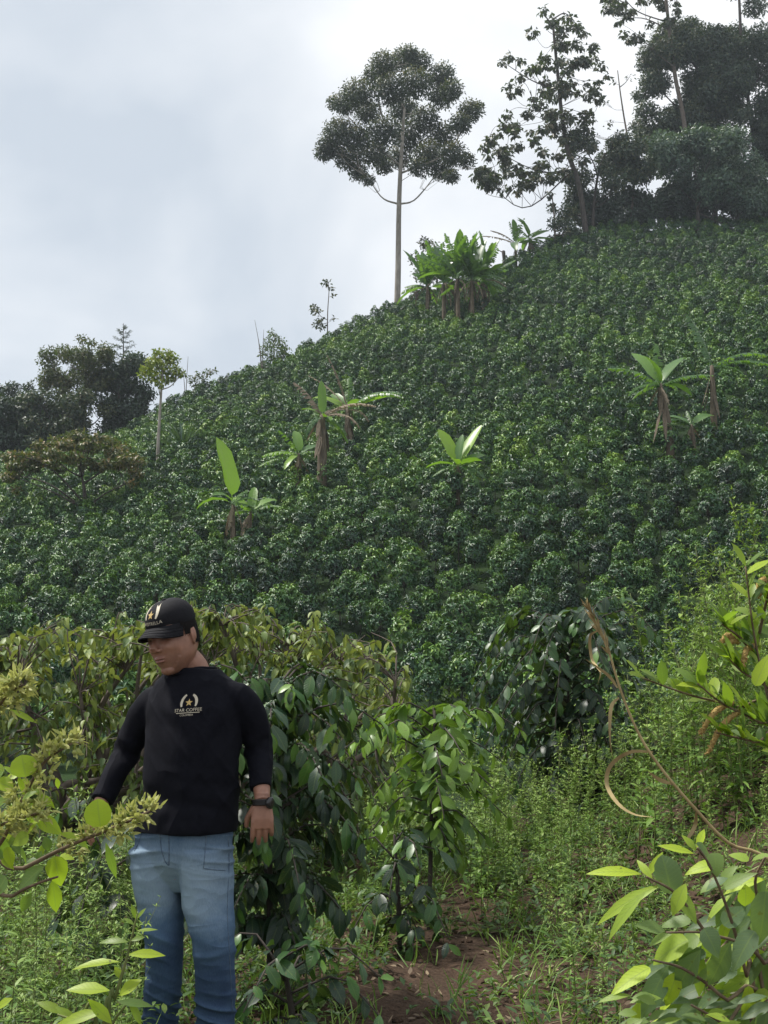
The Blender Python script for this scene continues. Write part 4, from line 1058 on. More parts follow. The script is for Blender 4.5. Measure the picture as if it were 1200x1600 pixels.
# left flowering shrub
rng = np.random.default_rng(73)
Yl = 1.8; rx = (-90 - 600) / F * Yl; root = np.array([rx, Yl, gz(rx, Yl)])
t = thing('flowering_shrub', 'foreground shrub with round yellow green leaves and pale flower spikes at the left edge', 'shrub', root)
b, f = MB(), MB()
stems = [[(-60, 1400), (30, 1360), (100, 1325), (160, 1300), (200, 1284), (236, 1266)], [(-60, 1420), (0, 1320), (40, 1240), (70, 1190), (112, 1162)], [(-70, 1240), (-10, 1120), (12, 1085), (35, 1070)], [(-60, 1460), (20, 1400), (60, 1380), (90, 1370)], [(-70, 1330), (0, 1290), (60, 1270)]]
for s in stems:
    pts = [at(px, py, Yl + dy) - root for (px, py), dy in zip(s, np.linspace(.04, -.04, len(s)))]
    tube(b, curve([np.array([0, 0, -.03]), np.array([.0, 0, .5])] + pts, 26), [.0042, .003, .0016], 6)
    q = curve(pts, 40)
    if s[0][1] in (1400, 1420, 1240, 1330):
        fl = MB()
        for k in range(14, 40):
            for _ in range(2):
                d = norm(rdir(1)[0] + [0, -.2, .3] + norm(q[k] - q[k - 1]) * .6); e = q[k] + d * rng.uniform(.008, .022)
                m_ = 6; leaves(fl, e + rng.normal(0, .003, (m_, 3)), norm(rdir(m_) + d * 1.2), rdir(m_), rng.uniform(.008, .02, m_), rng.uniform(.003, .006, m_), 'lance', curl=.4, tint=rng.random(m_))
                blob(fl, e, [.0035] * 3, nu=6, nv=4, tint=rng.random())
        fl.build('flower_spike', M['floret'], t)
b.build('stem', M['woody_stem'], t)
LV = [((157, 1292), (151, 1249), 40, .97, 'round'), ((40, 1214), (34, 1180), 36, .95, 'round'), ((82, 1186), (75, 1156), 15, .92, 'lance'), ((-6, 1222), (20, 1228), 24, .95, 'round'), ((60, 1278), (97, 1303), 26, .85, 'ovate'),
      ((85, 1338), (95, 1386), 34, .93, 'ovate'), ((70, 1352), (24, 1388), 32, .2, 'lance'), ((82, 1374), (88, 1427), 26, .75, 'lance'), ((165, 1316), (182, 1373), 15, .2, 'lance'), ((10, 1082), (20, 1052), 24, .45, 'round'),
      ((14, 1108), (58, 1128), 11, .7, 'lance'), ((-8, 1085), (6, 1068), 16, .9, 'round'), ((30, 1262), (6, 1272), 20, .6, 'ovate'), ((45, 1305), (18, 1320), 22, .7, 'ovate'), ((-4, 1310), (12, 1340), 26, .35, 'ovate'),
      ((60, 1240), (85, 1262), 14, .85, 'lance'), ((110, 1300), (140, 1325), 14, .6, 'lance'), ((120, 1310), (95, 1300), 12, .8, 'lance'), ((10, 1370), (-10, 1400), 30, .3, 'ovate'), ((88, 1215), (92, 1232), 10, .85, 'lance'), ((50, 1395), (30, 1425), 20, .3, 'lance')]
for a, c, w_, tn, sh in LV:
    shrub_leaf(f, t, root, a, c, Yl, w_, tn, dy=rng.uniform(-.05, .05), shape=sh, curl=rng.uniform(.2, .6), face=rng.uniform(.6, .95))
for k in range(44):
    a = (rng.uniform(-15, 105), rng.uniform(1185, 1345))
    if a[0] > 60 and a[1] < 1250: continue
    an = rng.uniform(0, 6.28); L = rng.uniform(14, 34); shrub_leaf(f, t, root, a, (a[0] + math.cos(an) * L, a[1] + math.sin(an) * L), Yl, rng.uniform(9, 20), rng.uniform(.3, 1), dy=rng.uniform(-.05, .12), shape=rng.choice(['ovate', 'lance']), curl=.5, face=rng.uniform(.3, .9))
f.build('foliage', M['fresh'], t)

# bottom left young plant
rng = np.random.default_rng(74)
Yb = 2.0; rx = (150 - 600) / F * Yb; root = np.array([rx, Yb, gz(rx, Yb)])
t = thing('leafy_seedling', 'upright young plant with opposite bright green leaves at the bottom left', 'plant', root)
b, f = MB(), MB()
for s in ([(165, 1640), (180, 1560), (200, 1490), (214, 1430)], [(150, 1650), (120, 1600), (90, 1585)], [(160, 1640), (175, 1600), (205, 1560)]):
    tube(b, curve([np.array([0, 0, -.03])] + [at(px, py, Yb) - root for px, py in s], 22), [.004, .0028, .0014], 6)
b.build('stem', M['green_stem'], t)
LV = [((200, 1492), (256, 1486), 19, .93, 'lance'), ((188, 1503), (112, 1502), 20, .85, 'lance'), ((202, 1472), (154, 1464), 14, .5, 'lance'), ((212, 1455), (246, 1450), 9, .6, 'lance'), ((172, 1548), (104, 1540), 28, .85, 'lance'),
      ((186, 1556), (217, 1528), 24, .9, 'lance'), ((170, 1580), (72, 1594), 24, .75, 'lance'), ((180, 1566), (238, 1564), 15, .4, 'lance'), ((190, 1530), (180, 1510), 12, .8, 'lance'), ((210, 1446), (195, 1432), 8, .5, 'lance'),
      ((214, 1436), (226, 1418), 8, .55, 'lance'), ((212, 1436), (206, 1412), 8, .6, 'lance'), ((204, 1470), (225, 1462), 10, .5, 'lance'), ((100, 1585), (60, 1560), 18, .6, 'lance'), ((175, 1600), (140, 1560), 20, .9, 'lance'), ((200, 1565), (225, 1600), 16, .6, 'lance'),
      ((20, 1560), (-10, 1575), 18, .9, 'lance'), ((120, 1600), (90, 1570), 16, .6, 'lance')]
for a, c, w_, tn, sh in LV:
    shrub_leaf(f, t, root, a, c, Yb, w_, tn, dy=rng.uniform(-.04, .04), shape=sh, curl=rng.uniform(.2, .6), face=rng.uniform(.35, .7))
f.build('foliage', M['fresh'], t)
# ------------------------------------------------------------------ the man
rng = np.random.default_rng(90)
YM = 4.8
xm = at(288, 1600, YM)[0]
ROOT = np.array([xm, YM, gz(xm, YM)])
J = lambda px, py, dy=0.0: at(px, py, YM + dy) - ROOT
PX = YM / F
man = thing('person', 'man in black cap, black long sleeved shirt and blue jeans looking down to one side', 'person', ROOT)


def loft(mb, C, rx, ry, X, sides=28, n=None, up=None, tint=.5):
    """closed tube of ellipses through C; rx along X (projected), ry across."""
    C = np.asarray(C, float); k = len(C); n = n or 4 * k
    u0 = np.linspace(0, 1, k); u = np.linspace(0, 1, n)
    P = curve(C, n); rx = np.interp(u, u0, rx); ry = np.interp(u, u0, ry)
    tg = norm(np.gradient(P, axis=0)) if up is None else np.tile(norm(np.asarray(up, float)), (n, 1))
    X = norm(np.asarray(X, float)); X = np.tile(X, (n, 1)) if X.ndim == 1 else np.stack([np.interp(u, u0, X[:, i]) for i in range(3)], 1)
    xa = norm(X - (X * tg).sum(1, keepdims=True) * tg); ya = np.cross(tg, xa)
    a = np.linspace(0, 2 * np.pi, sides, endpoint=False)
    V = (P[:, None] + rx[:, None, None] * np.cos(a)[None, :, None] * xa[:, None] + ry[:, None, None] * np.sin(a)[None, :, None] * ya[:, None]).reshape(-1, 3)
    i = np.arange(n - 1)[:, None] * sides; j = np.arange(sides)[None]; j2 = (j + 1) % sides
    Q = np.stack([i + j, i + j2, i + sides + j2, i + sides + j], -1).reshape(-1, 4)
    m_ = len(V); b_ = (n - 1) * sides
    V = np.vstack([V, P[0], P[-1]])
    T = [((q + 1) % sides, q, m_) for q in range(sides)] + [(b_ + q, b_ + (q + 1) % sides, m_ + 1) for q in range(sides)]
    mb.add(V, T=T, Q=Q, tint=tint)


def fuse(mb, voxel, smooth=4):
    """one continuous skin round everything in mb; returns vertices, quads"""
    me = mb.mesh('fuse', M['bark']); o = bpy.data.objects.new('fuse', me); COL.objects.link(o)
    r = o.modifiers.new('r', 'REMESH'); r.mode = 'VOXEL'; r.voxel_size = voxel
    if smooth:
        s = o.modifiers.new('s', 'SMOOTH'); s.iterations = smooth; s.factor = .5
    dg = bpy.context.evaluated_depsgraph_get(); dg.update()
    m2 = bpy.data.meshes.new_from_object(o.evaluated_get(dg))
    V = np.zeros(len(m2.vertices) * 3, np.float32); m2.vertices.foreach_get('co', V)
    N = np.zeros(len(m2.vertices) * 3, np.float32); m2.vertices.foreach_get('normal', N)
    Q = np.zeros(len(m2.loops), np.int32); m2.loops.foreach_get('vertex_index', Q)
    bpy.data.objects.remove(o); bpy.data.meshes.remove(me); bpy.data.meshes.remove(m2)
    return V.reshape(-1, 3).astype(float), N.reshape(-1, 3).astype(float), Q.reshape(-1, 4)


def from_vq(name, V, Q, mats, parent, tint=.5, paint=None):
    b = MB(); b.add(V, Q=Q, tint=tint); o = b.build(name, mats, parent)
    if paint is not None:
        a = o.data.attributes.new('paint', 'FLOAT_COLOR', 'POINT')
        a.data.foreach_set('color', np.hstack([paint, np.ones((len(paint), 1))]).astype(np.float32).ravel())
    return o


_k = np.random.default_rng(5)
_dirs = norm(_k.normal(0, 1, (24, 3))); _ph = _k.uniform(0, 6.28, 24)


def snoise(p, s):
    return sum(np.sin((p @ _dirs[i]) * s * (1 + .13 * (i % 7)) + _ph[i]) for i in range(12)) / 4.5


yaw = R(22)
ft = np.array([-math.sin(yaw), -math.cos(yaw), 0]); stt = np.array([math.cos(yaw), -math.sin(yaw), 0])
UP = np.array([0, 0, 1.0])
# joints
shR, elR, wrR = J(240, 1084, .06), J(199, 1174, .13), J(157, 1256, .0)       # his right arm (left in the picture)
shL, elL, wrL = J(376, 1078, -.05), J(405, 1168, .02), J(410, 1252, -.10)
hipR, knR, anR = J(246, 1340, .03), J(257, 1466, -.02), J(253, 1606, .05)
hipL, knL, anL = J(326, 1338, -.04), J(334, 1470, -.10), J(339, 1606, -.03)

# --- head frame
hy, hp, hr = R(31), R(13), R(-7)
fh = np.array([-math.sin(hy) * math.cos(hp), -math.cos(hy) * math.cos(hp), -math.sin(hp)])
sh_ = np.array([math.cos(hy), -math.sin(hy), 0]); uh = np.cross(sh_, -fh); uh = norm(uh)
if uh[2] < 0: uh = -uh
sh_, uh = math.cos(hr) * sh_ - math.sin(hr) * uh, math.cos(hr) * uh + math.sin(hr) * sh_
HC = J(271, 997, -.04)
A = np.stack([sh_, fh, uh])           # rows: local axes
HS = 1.09
hd = lambda s, f, u: HC + HS * (s * sh_ + f * fh + u * uh)


def head_points(nu=72, nv=54, grow=0.0):
    u = np.linspace(0, 2 * np.pi, nu, endpoint=False); v = np.linspace(0, np.pi, nv + 1)
    uu, vv = np.meshgrid(u, v)
    d = np.stack([np.cos(uu) * np.sin(vv), np.sin(uu) * np.sin(vv), np.cos(vv)], -1).reshape(-1, 3)
    rt_ = np.maximum(np.sqrt(1 - np.minimum(d[:, 2] ** 2, 1)), 1e-3)
    k_ = (np.maximum(1 - np.abs(d[:, 2]) ** 2.9, 0) ** .5 / rt_)[:, None]; kf = (np.maximum(1 - np.abs(d[:, 2]) ** 5.5, 0) ** .5 / rt_)[:, None]
    wf = (sstep(-.1, .5, d[:, 1] / rt_) * (d[:, 2] < 0))[:, None]; kf = k_ * (1 - wf) + kf * wf
    p = d * [.079, .098, .124] * np.hstack([k_, kf, np.ones_like(k_)])
    low = sstep(.05, 1, -d[:, 2]); front = sstep(-.2, .6, d[:, 1])
    p[:, 0] *= 1 - .30 * low ** 1.3 * (1 - .2 * (1 - front))
    p[:, 1] -= .030 * low * (1 - front) * -1
    p[:, 1] *= 1 - .10 * low * front
    g2 = lambda s0, u0, a, b_: np.exp(-((p[:, 0] - s0) / a) ** 2 - ((p[:, 2] - u0) / b_) ** 2) * (d[:, 1] > 0)
    for s in (-1, 1):
        p[:, 1] -= .014 * g2(s * .033, .010, .017, .011)
        p[:, 1] += .007 * g2(s * .046, -.022, .02, .015)
        p[:, 1] += .007 * g2(s * .03, .034, .026, .009)
        p[:, 0] += s * .006 * np.exp(-((p[:, 2] + .07) / .03) ** 2) * (np.sign(p[:, 0]) == s) * (np.abs(d[:, 1]) < .5)
    p[:, 1] += .003 * g2(0, -.06, .035, .018)
    n_ = norm(d / np.array([.079, .098, .124]))
    p = p + n_ * grow
    i = np.arange(nv)[:, None] * nu; j = np.arange(nu)[None]; j2 = (j + 1) % nu
    Q = np.stack([i + nu + j, i + nu + j2, i + j2, i + j], -1).reshape(-1, 4)
    return p, Q


body = MB()
hpnt, hq = head_points()
body.add(HC + HS * hpnt @ A, Q=hq)
tube(body, [hd(0, .086, .024), hd(0, .101, .002), hd(0, .114, -.020)], [.0085, .0115, .0150], 12)
for s in (-1, 1): blob(body, hd(s * .0135, .101, -.025), [.0095, .012, .0085], A)
blob(body, hd(0, .106, -.024), [.013, .014, .009], A)
blob(body, hd(0, .0945, -.0535), [.025, .011, .0050], A); blob(body, hd(0, .0945, -.0645), [.021, .011, .0062], A)
blob(body, hd(0, .063, -.100), [.030, .023, .021], A)
for s in (-1, 1):
    ax = np.stack([norm(sh_ * s * .9 - fh * .45), norm(fh * .9 + sh_ * s * .45), uh])
    blob(body, hd(s * .081, -.010, -.004), [.007, .017, .032], ax); blob(body, hd(s * .086, -.016, .004), [.005, .014, .025], ax)
# neck and torso
nb_ = J(304, 1050, .03)
loft(body, [J(302, 1085, .03), nb_, hd(0, -.028, -.075), hd(0, -.02, -.03)], [.068, .060, .057, .057], [.064, .060, .060, .058], sh_)
TORSO = [(1300, 288, 76, .135, 0), (1250, 300, 72, .138, .015), (1200, 302, 71.5, .140, .018), (1150, 304, 72, .132, .015), (1110, 304, 73.5, .122, .01), (1085, 305, 74, .11, 0), (1066, 305, 64, .092, 0), (1054, 305, 48, .078, 0), (1042, 303, 33, .068, 0)]


def torso(mb, grow, rows):
    loft(mb, [J(c, py) + ft * fo for py, c, hw, d, fo in rows], [hw * PX / .97 + grow for _, _, hw, _, _ in rows], [d + grow for _, _, _, d, _ in rows], stt, 40, 34, up=-UP)


torso(body, -.014, TORSO[:-3] + [(1068, 305, 56, .085, 0), (1058, 304, 38, .068, 0)])


def limb(mb, pts, r, n=16, flat=1.0, X=(1, .2, 0)):
    loft(mb, pts, r, [q * flat for q in r], X, 22, n)


limb(body, [shR + [.02, 0, -.04], (shR + elR) / 2, elR, (elR + wrR) / 2, wrR], [.045, .044, .04, .037, .028])
limb(body, [shL + [-.03, 0, -.03], (shL + elL) / 2, elL, (elL + wrL) / 2, wrL], [.045, .044, .04, .037, .028])
limb(body, [hipR, (hipR + knR) / 2, knR, (knR + anR) / 2, anR + [0, 0, .02]], [.078, .066, .05, .046, .036])
limb(body, [hipL, (hipL + knL) / 2, knL, (knL + anL) / 2, anL + [0, 0, .02]], [.078, .066, .05, .046, .036])
loft(body, [J(287, 1295), J(287, 1330), J(287, 1368)], [.16, .165, .12], [.12, .125, .10], stt, up=-UP)


def hand(mb, W, d, n, thumb, curl, k=1.0, spread=.22):
    d = norm(d); n = norm(n - (n @ d) * d); s = norm(np.cross(d, n)); s = s if s @ thumb > 0 else -s
    c = [W - d * .03, W, W + d * .03 * k, W + d * .062 * k, W + d * .094 * k]
    loft(mb, c, [.027, .0285, .036 * k, .041 * k, .033 * k], [.022, .02, .0185, .017, .009], s, 20, 16)
    for off, ln, ct in ((.031, .074, .9), (.0105, .083, 1.0), (-.0105, .077, 1.12), (-.030, .060, 1.3)):
        p = W + d * (.080 - abs(off) * .2) * k + s * off * k; dd = norm(d + s * off * spread * 10)
        pts = [p - dd * .015, p]; an = 0.0
        for q, fr in enumerate((.45, .32, .23)):
            an += curl * ct * (.45, .6, .5)[q]
            p = p + (dd * math.cos(an) - n * math.sin(an)) * ln * k * fr; pts.append(p)
        tube(mb, curve(pts, 12), np.array([.0104, .0104, .0094, .0094, .0082, .0068]) * k, 10)
    p0 = W + d * .022 * k + s * .026 * k - n * .006; t1 = norm(d * .75 + s * .55 - n * .45); t2 = norm(d * .95 + s * .12 - n * .4)
    tube(mb, curve([p0 - t1 * .02, p0 + t1 * .022 * k, p0 + t1 * .048 * k, p0 + t1 * .048 * k + t2 * .032 * k], 12), np.array([.013, .0145, .011, .0105, .008]) * k, 10)


hand(body, wrR, norm(np.array([-.33, -.30, -.78])), np.array([-.75, -.5, .2]), np.array([.3, -.9, -.1]), .55, 1.0)
hand(body, wrL, norm(np.array([.02, -.10, -1])), np.array([.12, -1, .08]), np.array([-1, -.2, 0]), .62, 1.06)
V, N, Q = fuse(body, .0026, 4)
loc = (V - HC) @ A.T / HS
skin = np.tile([.30, .155, .105], (len(V), 1)); isface = (loc[:, 1] > .03) & (np.abs(loc[:, 0]) < .1) & (np.abs(loc[:, 2]) < .14)
def dab(mask, c, k):
    k_ = np.clip(mask, 0, 1)[:, None] * k; skin[:] = skin * (1 - k_) + np.array(c) * k_
S_, F_, U_ = loc.T
dab(isface * np.exp(-((S_) / .022) ** 2 - ((U_ + .0585) / .010) ** 2) * (F_ > .085), (.27, .10, .085), .8)
dab(isface * np.exp(-((S_) / .023) ** 2 - ((U_ + .0588) / .0022) ** 2) * (F_ > .08), (.06, .025, .02), .8)
dab(isface * sstep(-.035, -.05, U_) * (1 - np.exp(-((S_) / .024) ** 2 - ((U_ + .0585) / .011) ** 2)), (.20, .115, .085), .35)
for s in (-1, 1):
    dab(isface * np.exp(-((S_ - s * .034) / .020) ** 4 - ((U_ - .034 + .25 * np.abs(S_ - s * .03)) / .0055) ** 2), (.012, .009, .008), .95)
    dab(isface * np.exp(-((S_ - s * .033) / .015) ** 4 - ((U_ - .010) / .0035) ** 2), (.03, .02, .016), .9)
    dab(isface * np.exp(-((S_ - s * .0125) / .005) ** 2 - ((U_ + .031) / .003) ** 2), (.08, .035, .03), .7)
m_skin, nt, out = mat_new('tanned skin')
at_ = node(nt, 'ShaderNodeAttribute', attribute_name='paint'); tc = nt.nodes.new('ShaderNodeTexCoord')
nz = nt.nodes.new('ShaderNodeTexNoise'); nz.inputs['Scale'].default_value = 38; nz.inputs['Detail'].default_value = 5; nt.links.new(tc.outputs['Object'], nz.inputs['Vector'])
col = mixc(nt, 1.0, at_.outputs['Color'], ramp(nt, nz.outputs['Fac'], [(.3, (.80, .76, .74)), (.7, (1.1, 1.08, 1.06))]), 'MULTIPLY')
pr = nt.nodes.new('ShaderNodeBsdfPrincipled'); nt.links.new(col, pr.inputs['Base Color']); pr.inputs['Roughness'].default_value = .5
pr.inputs['Subsurface Weight'].default_value = .08; pr.inputs['Subsurface Radius'].default_value = (.012, .005, .003)
bm_ = nt.nodes.new('ShaderNodeBump'); bm_.inputs['Strength'].default_value = .12; bm_.inputs['Distance'].default_value = .003; nt.links.new(nz.outputs['Fac'], bm_.inputs['Height']); nt.links.new(bm_.outputs[0], pr.inputs['Normal'])
nt.links.new(pr.outputs[0], out.inputs[0])
from_vq('body', V, Q, m_skin, man, paint=skin)

# hair under the cap
hp2, hq2 = head_points(grow=.004)
ctr = hp2[hq2].mean(1)
keepq = ((ctr[:, 1] < -.012) & (ctr[:, 2] > -.034 + .25 * np.maximum(ctr[:, 1] + .05, 0)) & (ctr[:, 2] < .09)) | ((np.abs(ctr[:, 0]) > .06) & (ctr[:, 1] < .030) & (ctr[:, 1] > -.03) & (ctr[:, 2] > .004) & (ctr[:, 2] < .07))
qk = hq2[keepq]; used = np.unique(qk); inv = np.full(len(hp2), -1); inv[used] = np.arange(len(used))
b = MB(); b.add(HC + HS * hp2[used] @ A, Q=inv[qk])
# short strands so that the hair edge is not a clean cut
n = 900; ss = hp2[used][rng.integers(0, len(used), n)]
leaves(b, HC + HS * ss @ A, norm(norm(ss) @ A * .5 - uh * .9 + rng.normal(0, .25, (n, 3))), norm(ss) @ A, rng.uniform(.006, .013, n), .0016, 'far', tint=.5)
b.build('hair', plain_mat('black hair', (.004, .0035, .0035), (.010, .008, .007), 200, .75, spec=.1, bump=.4, dist=.002), man)

# --- shirt
sh = MB()
torso(sh, .010, [(1297, 290, 79, .150, .005), (1285, 292, 79, .152, .008)] + TORSO[1:-1] + [(1044, 304, 36, .07, 0)])
limb(sh, [shR + [.03, 0, -.015], shR + (elR - shR) * .35, elR, elR + (wrR - elR) * .5, wrR + (elR - wrR) * .06], [.066, .064, .055, .050, .044], 22)
limb(sh, [shL - [.035, 0, .018], shL + (elL - shL) * .35, elL, elL + (wrL - elL) * .45, wrL + (elL - wrL) * .22], [.066, .065, .057, .053, .046], 22)
blob(sh, shR + [.045, -.01, -.02], [.075, .07, .062]); blob(sh, shL - [.05, 0.0, .018], [.078, .07, .062])
V, N, Q = fuse(sh, .006, 6)


def fold_field(V):
    d = np.zeros(len(V))
    def along(a, b_):
        ab = b_ - a; t = ((V - a) @ ab) / (ab @ ab); r = np.linalg.norm(V - (a + np.clip(t, 0, 1)[:, None] * ab), axis=1); return t, r
    for a, e, w_ in ((shR, elR, wrR), (shL, elL, wrL)):
        t, r = along(e, w_); k = np.exp(-(r / .09) ** 4)
        d += k * .0034 * np.clip(.4 + snoise(V + 1.0, 20), 0, 1.4) * np.sin(t * 30 + 3.4 * snoise(V, 12)) * (np.exp(-((t - .9) / .35) ** 2) + np.exp(-((t - .05) / .22) ** 2))
        t, r = along(a, e); k = np.exp(-(r / .10) ** 4)
        d += k * .0034 * np.clip(.3 + snoise(V + 2.0, 18), 0, 1.4) * np.sin(t * 20 + 3.6 * snoise(V, 10)) * (np.exp(-((t - .95) / .3) ** 2) + .5)
    z = V[:, 2]
    hem = J(290, 1290)[2]
    d += .0045 * np.clip(.4 + snoise(V + 4.0, 14), 0, 1.3) * np.sin((z - hem) * 58 + 3.0 * snoise(V, 7) + V[:, 0] * 9) * np.exp(-((z - hem - .09) / .09) ** 2)
    d += .004 * np.sin((V[:, 0] * 42 + z * 46) + 2.0 * snoise(V, 8)) * np.exp(-((z - shR[2] + .08) / .10) ** 2) * np.exp(-((V[:, 0] - shR[0] - .10) / .07) ** 2)
    d += .004 * np.sin((V[:, 0] * -42 + z * 46) + 2.0 * snoise(V, 8)) * np.exp(-((z - shL[2] + .10) / .10) ** 2) * np.exp(-((V[:, 0] - shL[0] + .07) / .06) ** 2)
    return d + .0016 * snoise(V, 30) + .007 * snoise(V * [1, 1, .6], 12) + .007 * np.clip(.2 + snoise(V + 5.0, 9), 0, 1.2) * (1 - np.abs(np.sin(V @ np.array([22., 6., 17.]) + 2.6 * snoise(V, 7)))) ** 2 + .006 * np.clip(.1 + snoise(V + 8.0, 10), 0, 1.2) * (1 - np.abs(np.sin(V @ np.array([-19., 5., 21.]) + 2.6 * snoise(V + 2.0, 7)))) ** 2


V = V + N * fold_field(V)[:, None]
hz_ = J(290, 1290)[2]; wv_ = np.exp(-((V[:, 2] - hz_) / .03) ** 2); V = V + N * (.006 * snoise(V * [1, 1, .3], 16) * wv_)[:, None]; V[:, 2] += .007 * snoise(V * [1, 1, 0], 10) * wv_
m_shirt = plain_mat('black jersey', (.0030, .0033, .0062), (.0062, .0066, .0110), 60, .85, spec=.12, bump=.25, dist=.0015)
add_wrinkle(m_shirt, 4.5, .026, (1, 1, .8), .5, .7)
shirt = from_vq('shirt', V, Q, m_shirt, man)
bvh = BVHTree.FromPolygons([tuple(v) for v in V], [tuple(int(i) for i in q) for q in Q])
# collar ring
cr = []
for a in np.linspace(0, 2 * np.pi, 40, endpoint=False):
    p = J(300, 1051, .02) + stt * math.cos(a) * .097 + ft * math.sin(a) * .078
    p[2] += -.034 * max(0, math.sin(a)) + .012 + .016 * math.cos(a) + .01 * abs(math.cos(a))
    h_ = bvh.find_nearest(Vector(p)); cr.append(np.array(h_[0]) + np.array(h_[1]) * .001)
b = MB(); cr = np.array(cr)
for _ in range(5): cr = (cr * 2 + np.roll(cr, 1, 0) + np.roll(cr, -1, 0)) / 4
cr = np.vstack([cr, cr[:1]]); tube(b, cr, .0075, 8, cap=False); b.build('collar', m_shirt, shirt)

# --- jeans
je = MB()
JT = [(1283, 288, 75, .136), (1300, 287, 77, .138), (1335, 286, 77, .132), (1362, 286, 73, .106), (1390, 287, 34, .06)]
loft(je, [J(c, py) for py, c, _, _ in JT], [h_ * PX / .97 for _, _, h_, _ in JT], [d for _, _, _, d in JT], stt, 40, 20, up=-UP)
def leg(a, py_rows):
    loft(je, [J(c, py, dy) for py, c, _, dy in py_rows], [h_ * PX for _, _, h_, _ in py_rows], [h_ * PX * f_ for (_, _, h_, _), f_ in zip(py_rows, (1.32, 1.3, 1.18, 1.08, 1.06, 1.06, 1.06, 1.06))], stt, 32, 44, up=-UP)
leg(0, [(1325, 248, 38, .03), (1370, 247, 37, .02), (1420, 251, 32, 0), (1466, 256, 28, -.02), (1500, 257, 27, -.01), (1545, 254, 27.5, .01), (1580, 251, 26, .04), (1612, 251, 26, .05)])
leg(1, [(1325, 321, 38.5, -.04), (1370, 323, 37.5, -.05), (1420, 327, 35, -.07), (1466, 333, 30.5, -.10), (1500, 335, 29.5, -.09), (1545, 337, 29.5, -.06), (1580, 337, 28, -.04), (1612, 337, 27.5, -.03)])
V, N, Q = fuse(je, .005, 6)
zk, za = knR[2], J(0, 1590)[2]; zc = J(0, 1370)[2]
xl = V[:, 0]; z = V[:, 2]; w1 = snoise(V, 9); ang = np.arctan2(V[:, 1], V[:, 0] - np.where(V[:, 0] < J(292, 1400)[0], J(252, 1400)[0], J(334, 1400)[0]))
ridge = lambda ph: (1 - np.abs(np.sin(ph))) ** 1.6
amp = np.clip(.55 + .6 * snoise(V + 3.0, 17), .05, 1.3)
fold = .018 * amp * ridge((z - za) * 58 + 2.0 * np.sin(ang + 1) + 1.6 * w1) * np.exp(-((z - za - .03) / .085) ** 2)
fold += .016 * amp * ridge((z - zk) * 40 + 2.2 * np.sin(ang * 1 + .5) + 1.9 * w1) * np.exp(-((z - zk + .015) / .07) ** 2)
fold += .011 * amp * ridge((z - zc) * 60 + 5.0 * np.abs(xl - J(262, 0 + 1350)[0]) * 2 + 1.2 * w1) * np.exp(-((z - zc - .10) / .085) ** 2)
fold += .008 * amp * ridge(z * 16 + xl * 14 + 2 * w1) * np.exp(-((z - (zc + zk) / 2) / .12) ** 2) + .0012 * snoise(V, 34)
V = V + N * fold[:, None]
fade_crease_light = .12 + .75 * np.exp(-((z - (zc - .02)) / .17) ** 2) * (.55 + .45 * np.cos(ang + math.pi / 2 + .35)) + .25 * sstep(zk + .05, zc + .15, z) + 16 * np.maximum(fold - .004, 0) + .10 * snoise(V, 16)  # faded thigh dye, plus fold ridges painted lighter in place of crease shading
m_j, nt, out = mat_new('washed blue denim')
at_ = node(nt, 'ShaderNodeAttribute', attribute_name='tint'); tc = nt.nodes.new('ShaderNodeTexCoord')
wv = nt.nodes.new('ShaderNodeTexNoise'); wv.inputs['Scale'].default_value = 260; wv.inputs['Detail'].default_value = 3; mp = nt.nodes.new('ShaderNodeMapping'); mp.inputs['Scale'].default_value = (1, 1, .35)
nt.links.new(tc.outputs['Object'], mp.inputs[0]); nt.links.new(mp.outputs[0], wv.inputs['Vector'])
n2 = nt.nodes.new('ShaderNodeTexNoise'); n2.inputs['Scale'].default_value = 16; n2.inputs['Detail'].default_value = 6; nt.links.new(tc.outputs['Object'], n2.inputs['Vector'])
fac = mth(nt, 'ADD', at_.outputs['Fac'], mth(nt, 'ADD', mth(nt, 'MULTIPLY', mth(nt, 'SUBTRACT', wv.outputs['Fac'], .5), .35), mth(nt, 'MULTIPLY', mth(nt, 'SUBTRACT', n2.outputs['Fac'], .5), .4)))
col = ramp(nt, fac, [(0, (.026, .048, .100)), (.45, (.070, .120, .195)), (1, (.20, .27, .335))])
pr = nt.nodes.new('ShaderNodeBsdfPrincipled'); pr.inputs['Roughness'].default_value = .85; pr.inputs['Specular IOR Level'].default_value = .2; nt.links.new(col, pr.inputs['Base Color'])
b_ = nt.nodes.new('ShaderNodeBump'); b_.inputs['Strength'].default_value = .4; b_.inputs['Distance'].default_value = .002; nt.links.new(mth(nt, 'ADD', wv.outputs['Fac'], n2.outputs['Fac']), b_.inputs['Height']); nt.links.new(b_.outputs[0], pr.inputs['Normal'])
nt.links.new(pr.outputs[0], out.inputs[0])
add_wrinkle(m_j, 7, .014, (.8, .8, 1.9), .38, .4)
jeans = from_vq('jeans', V, Q, m_j, man, tint=np.clip(fade_crease_light, 0, 1))
jb = BVHTree.FromPolygons([tuple(v) for v in V], [tuple(int(i) for i in q) for q in Q])


def seam(name, pts, mat_, r=.0022, parent=None):
    out_ = []
    for px, py in curve(np.array([[a, b_, 0] for a, b_ in pts]), 18)[:, :2]:
        o_ = CAM - ROOT; d_ = norm(J(px, py) - o_)
        h_ = jb.ray_cast(Vector(o_), Vector(d_))
        if h_[0] is not None: out_.append(np.array(h_[0]) + np.array(h_[1]) * .0006)
    if len(out_) > 3:
        b = MB(); tube(b, np.array(out_), r, 5); b.build(name, mat_, parent)


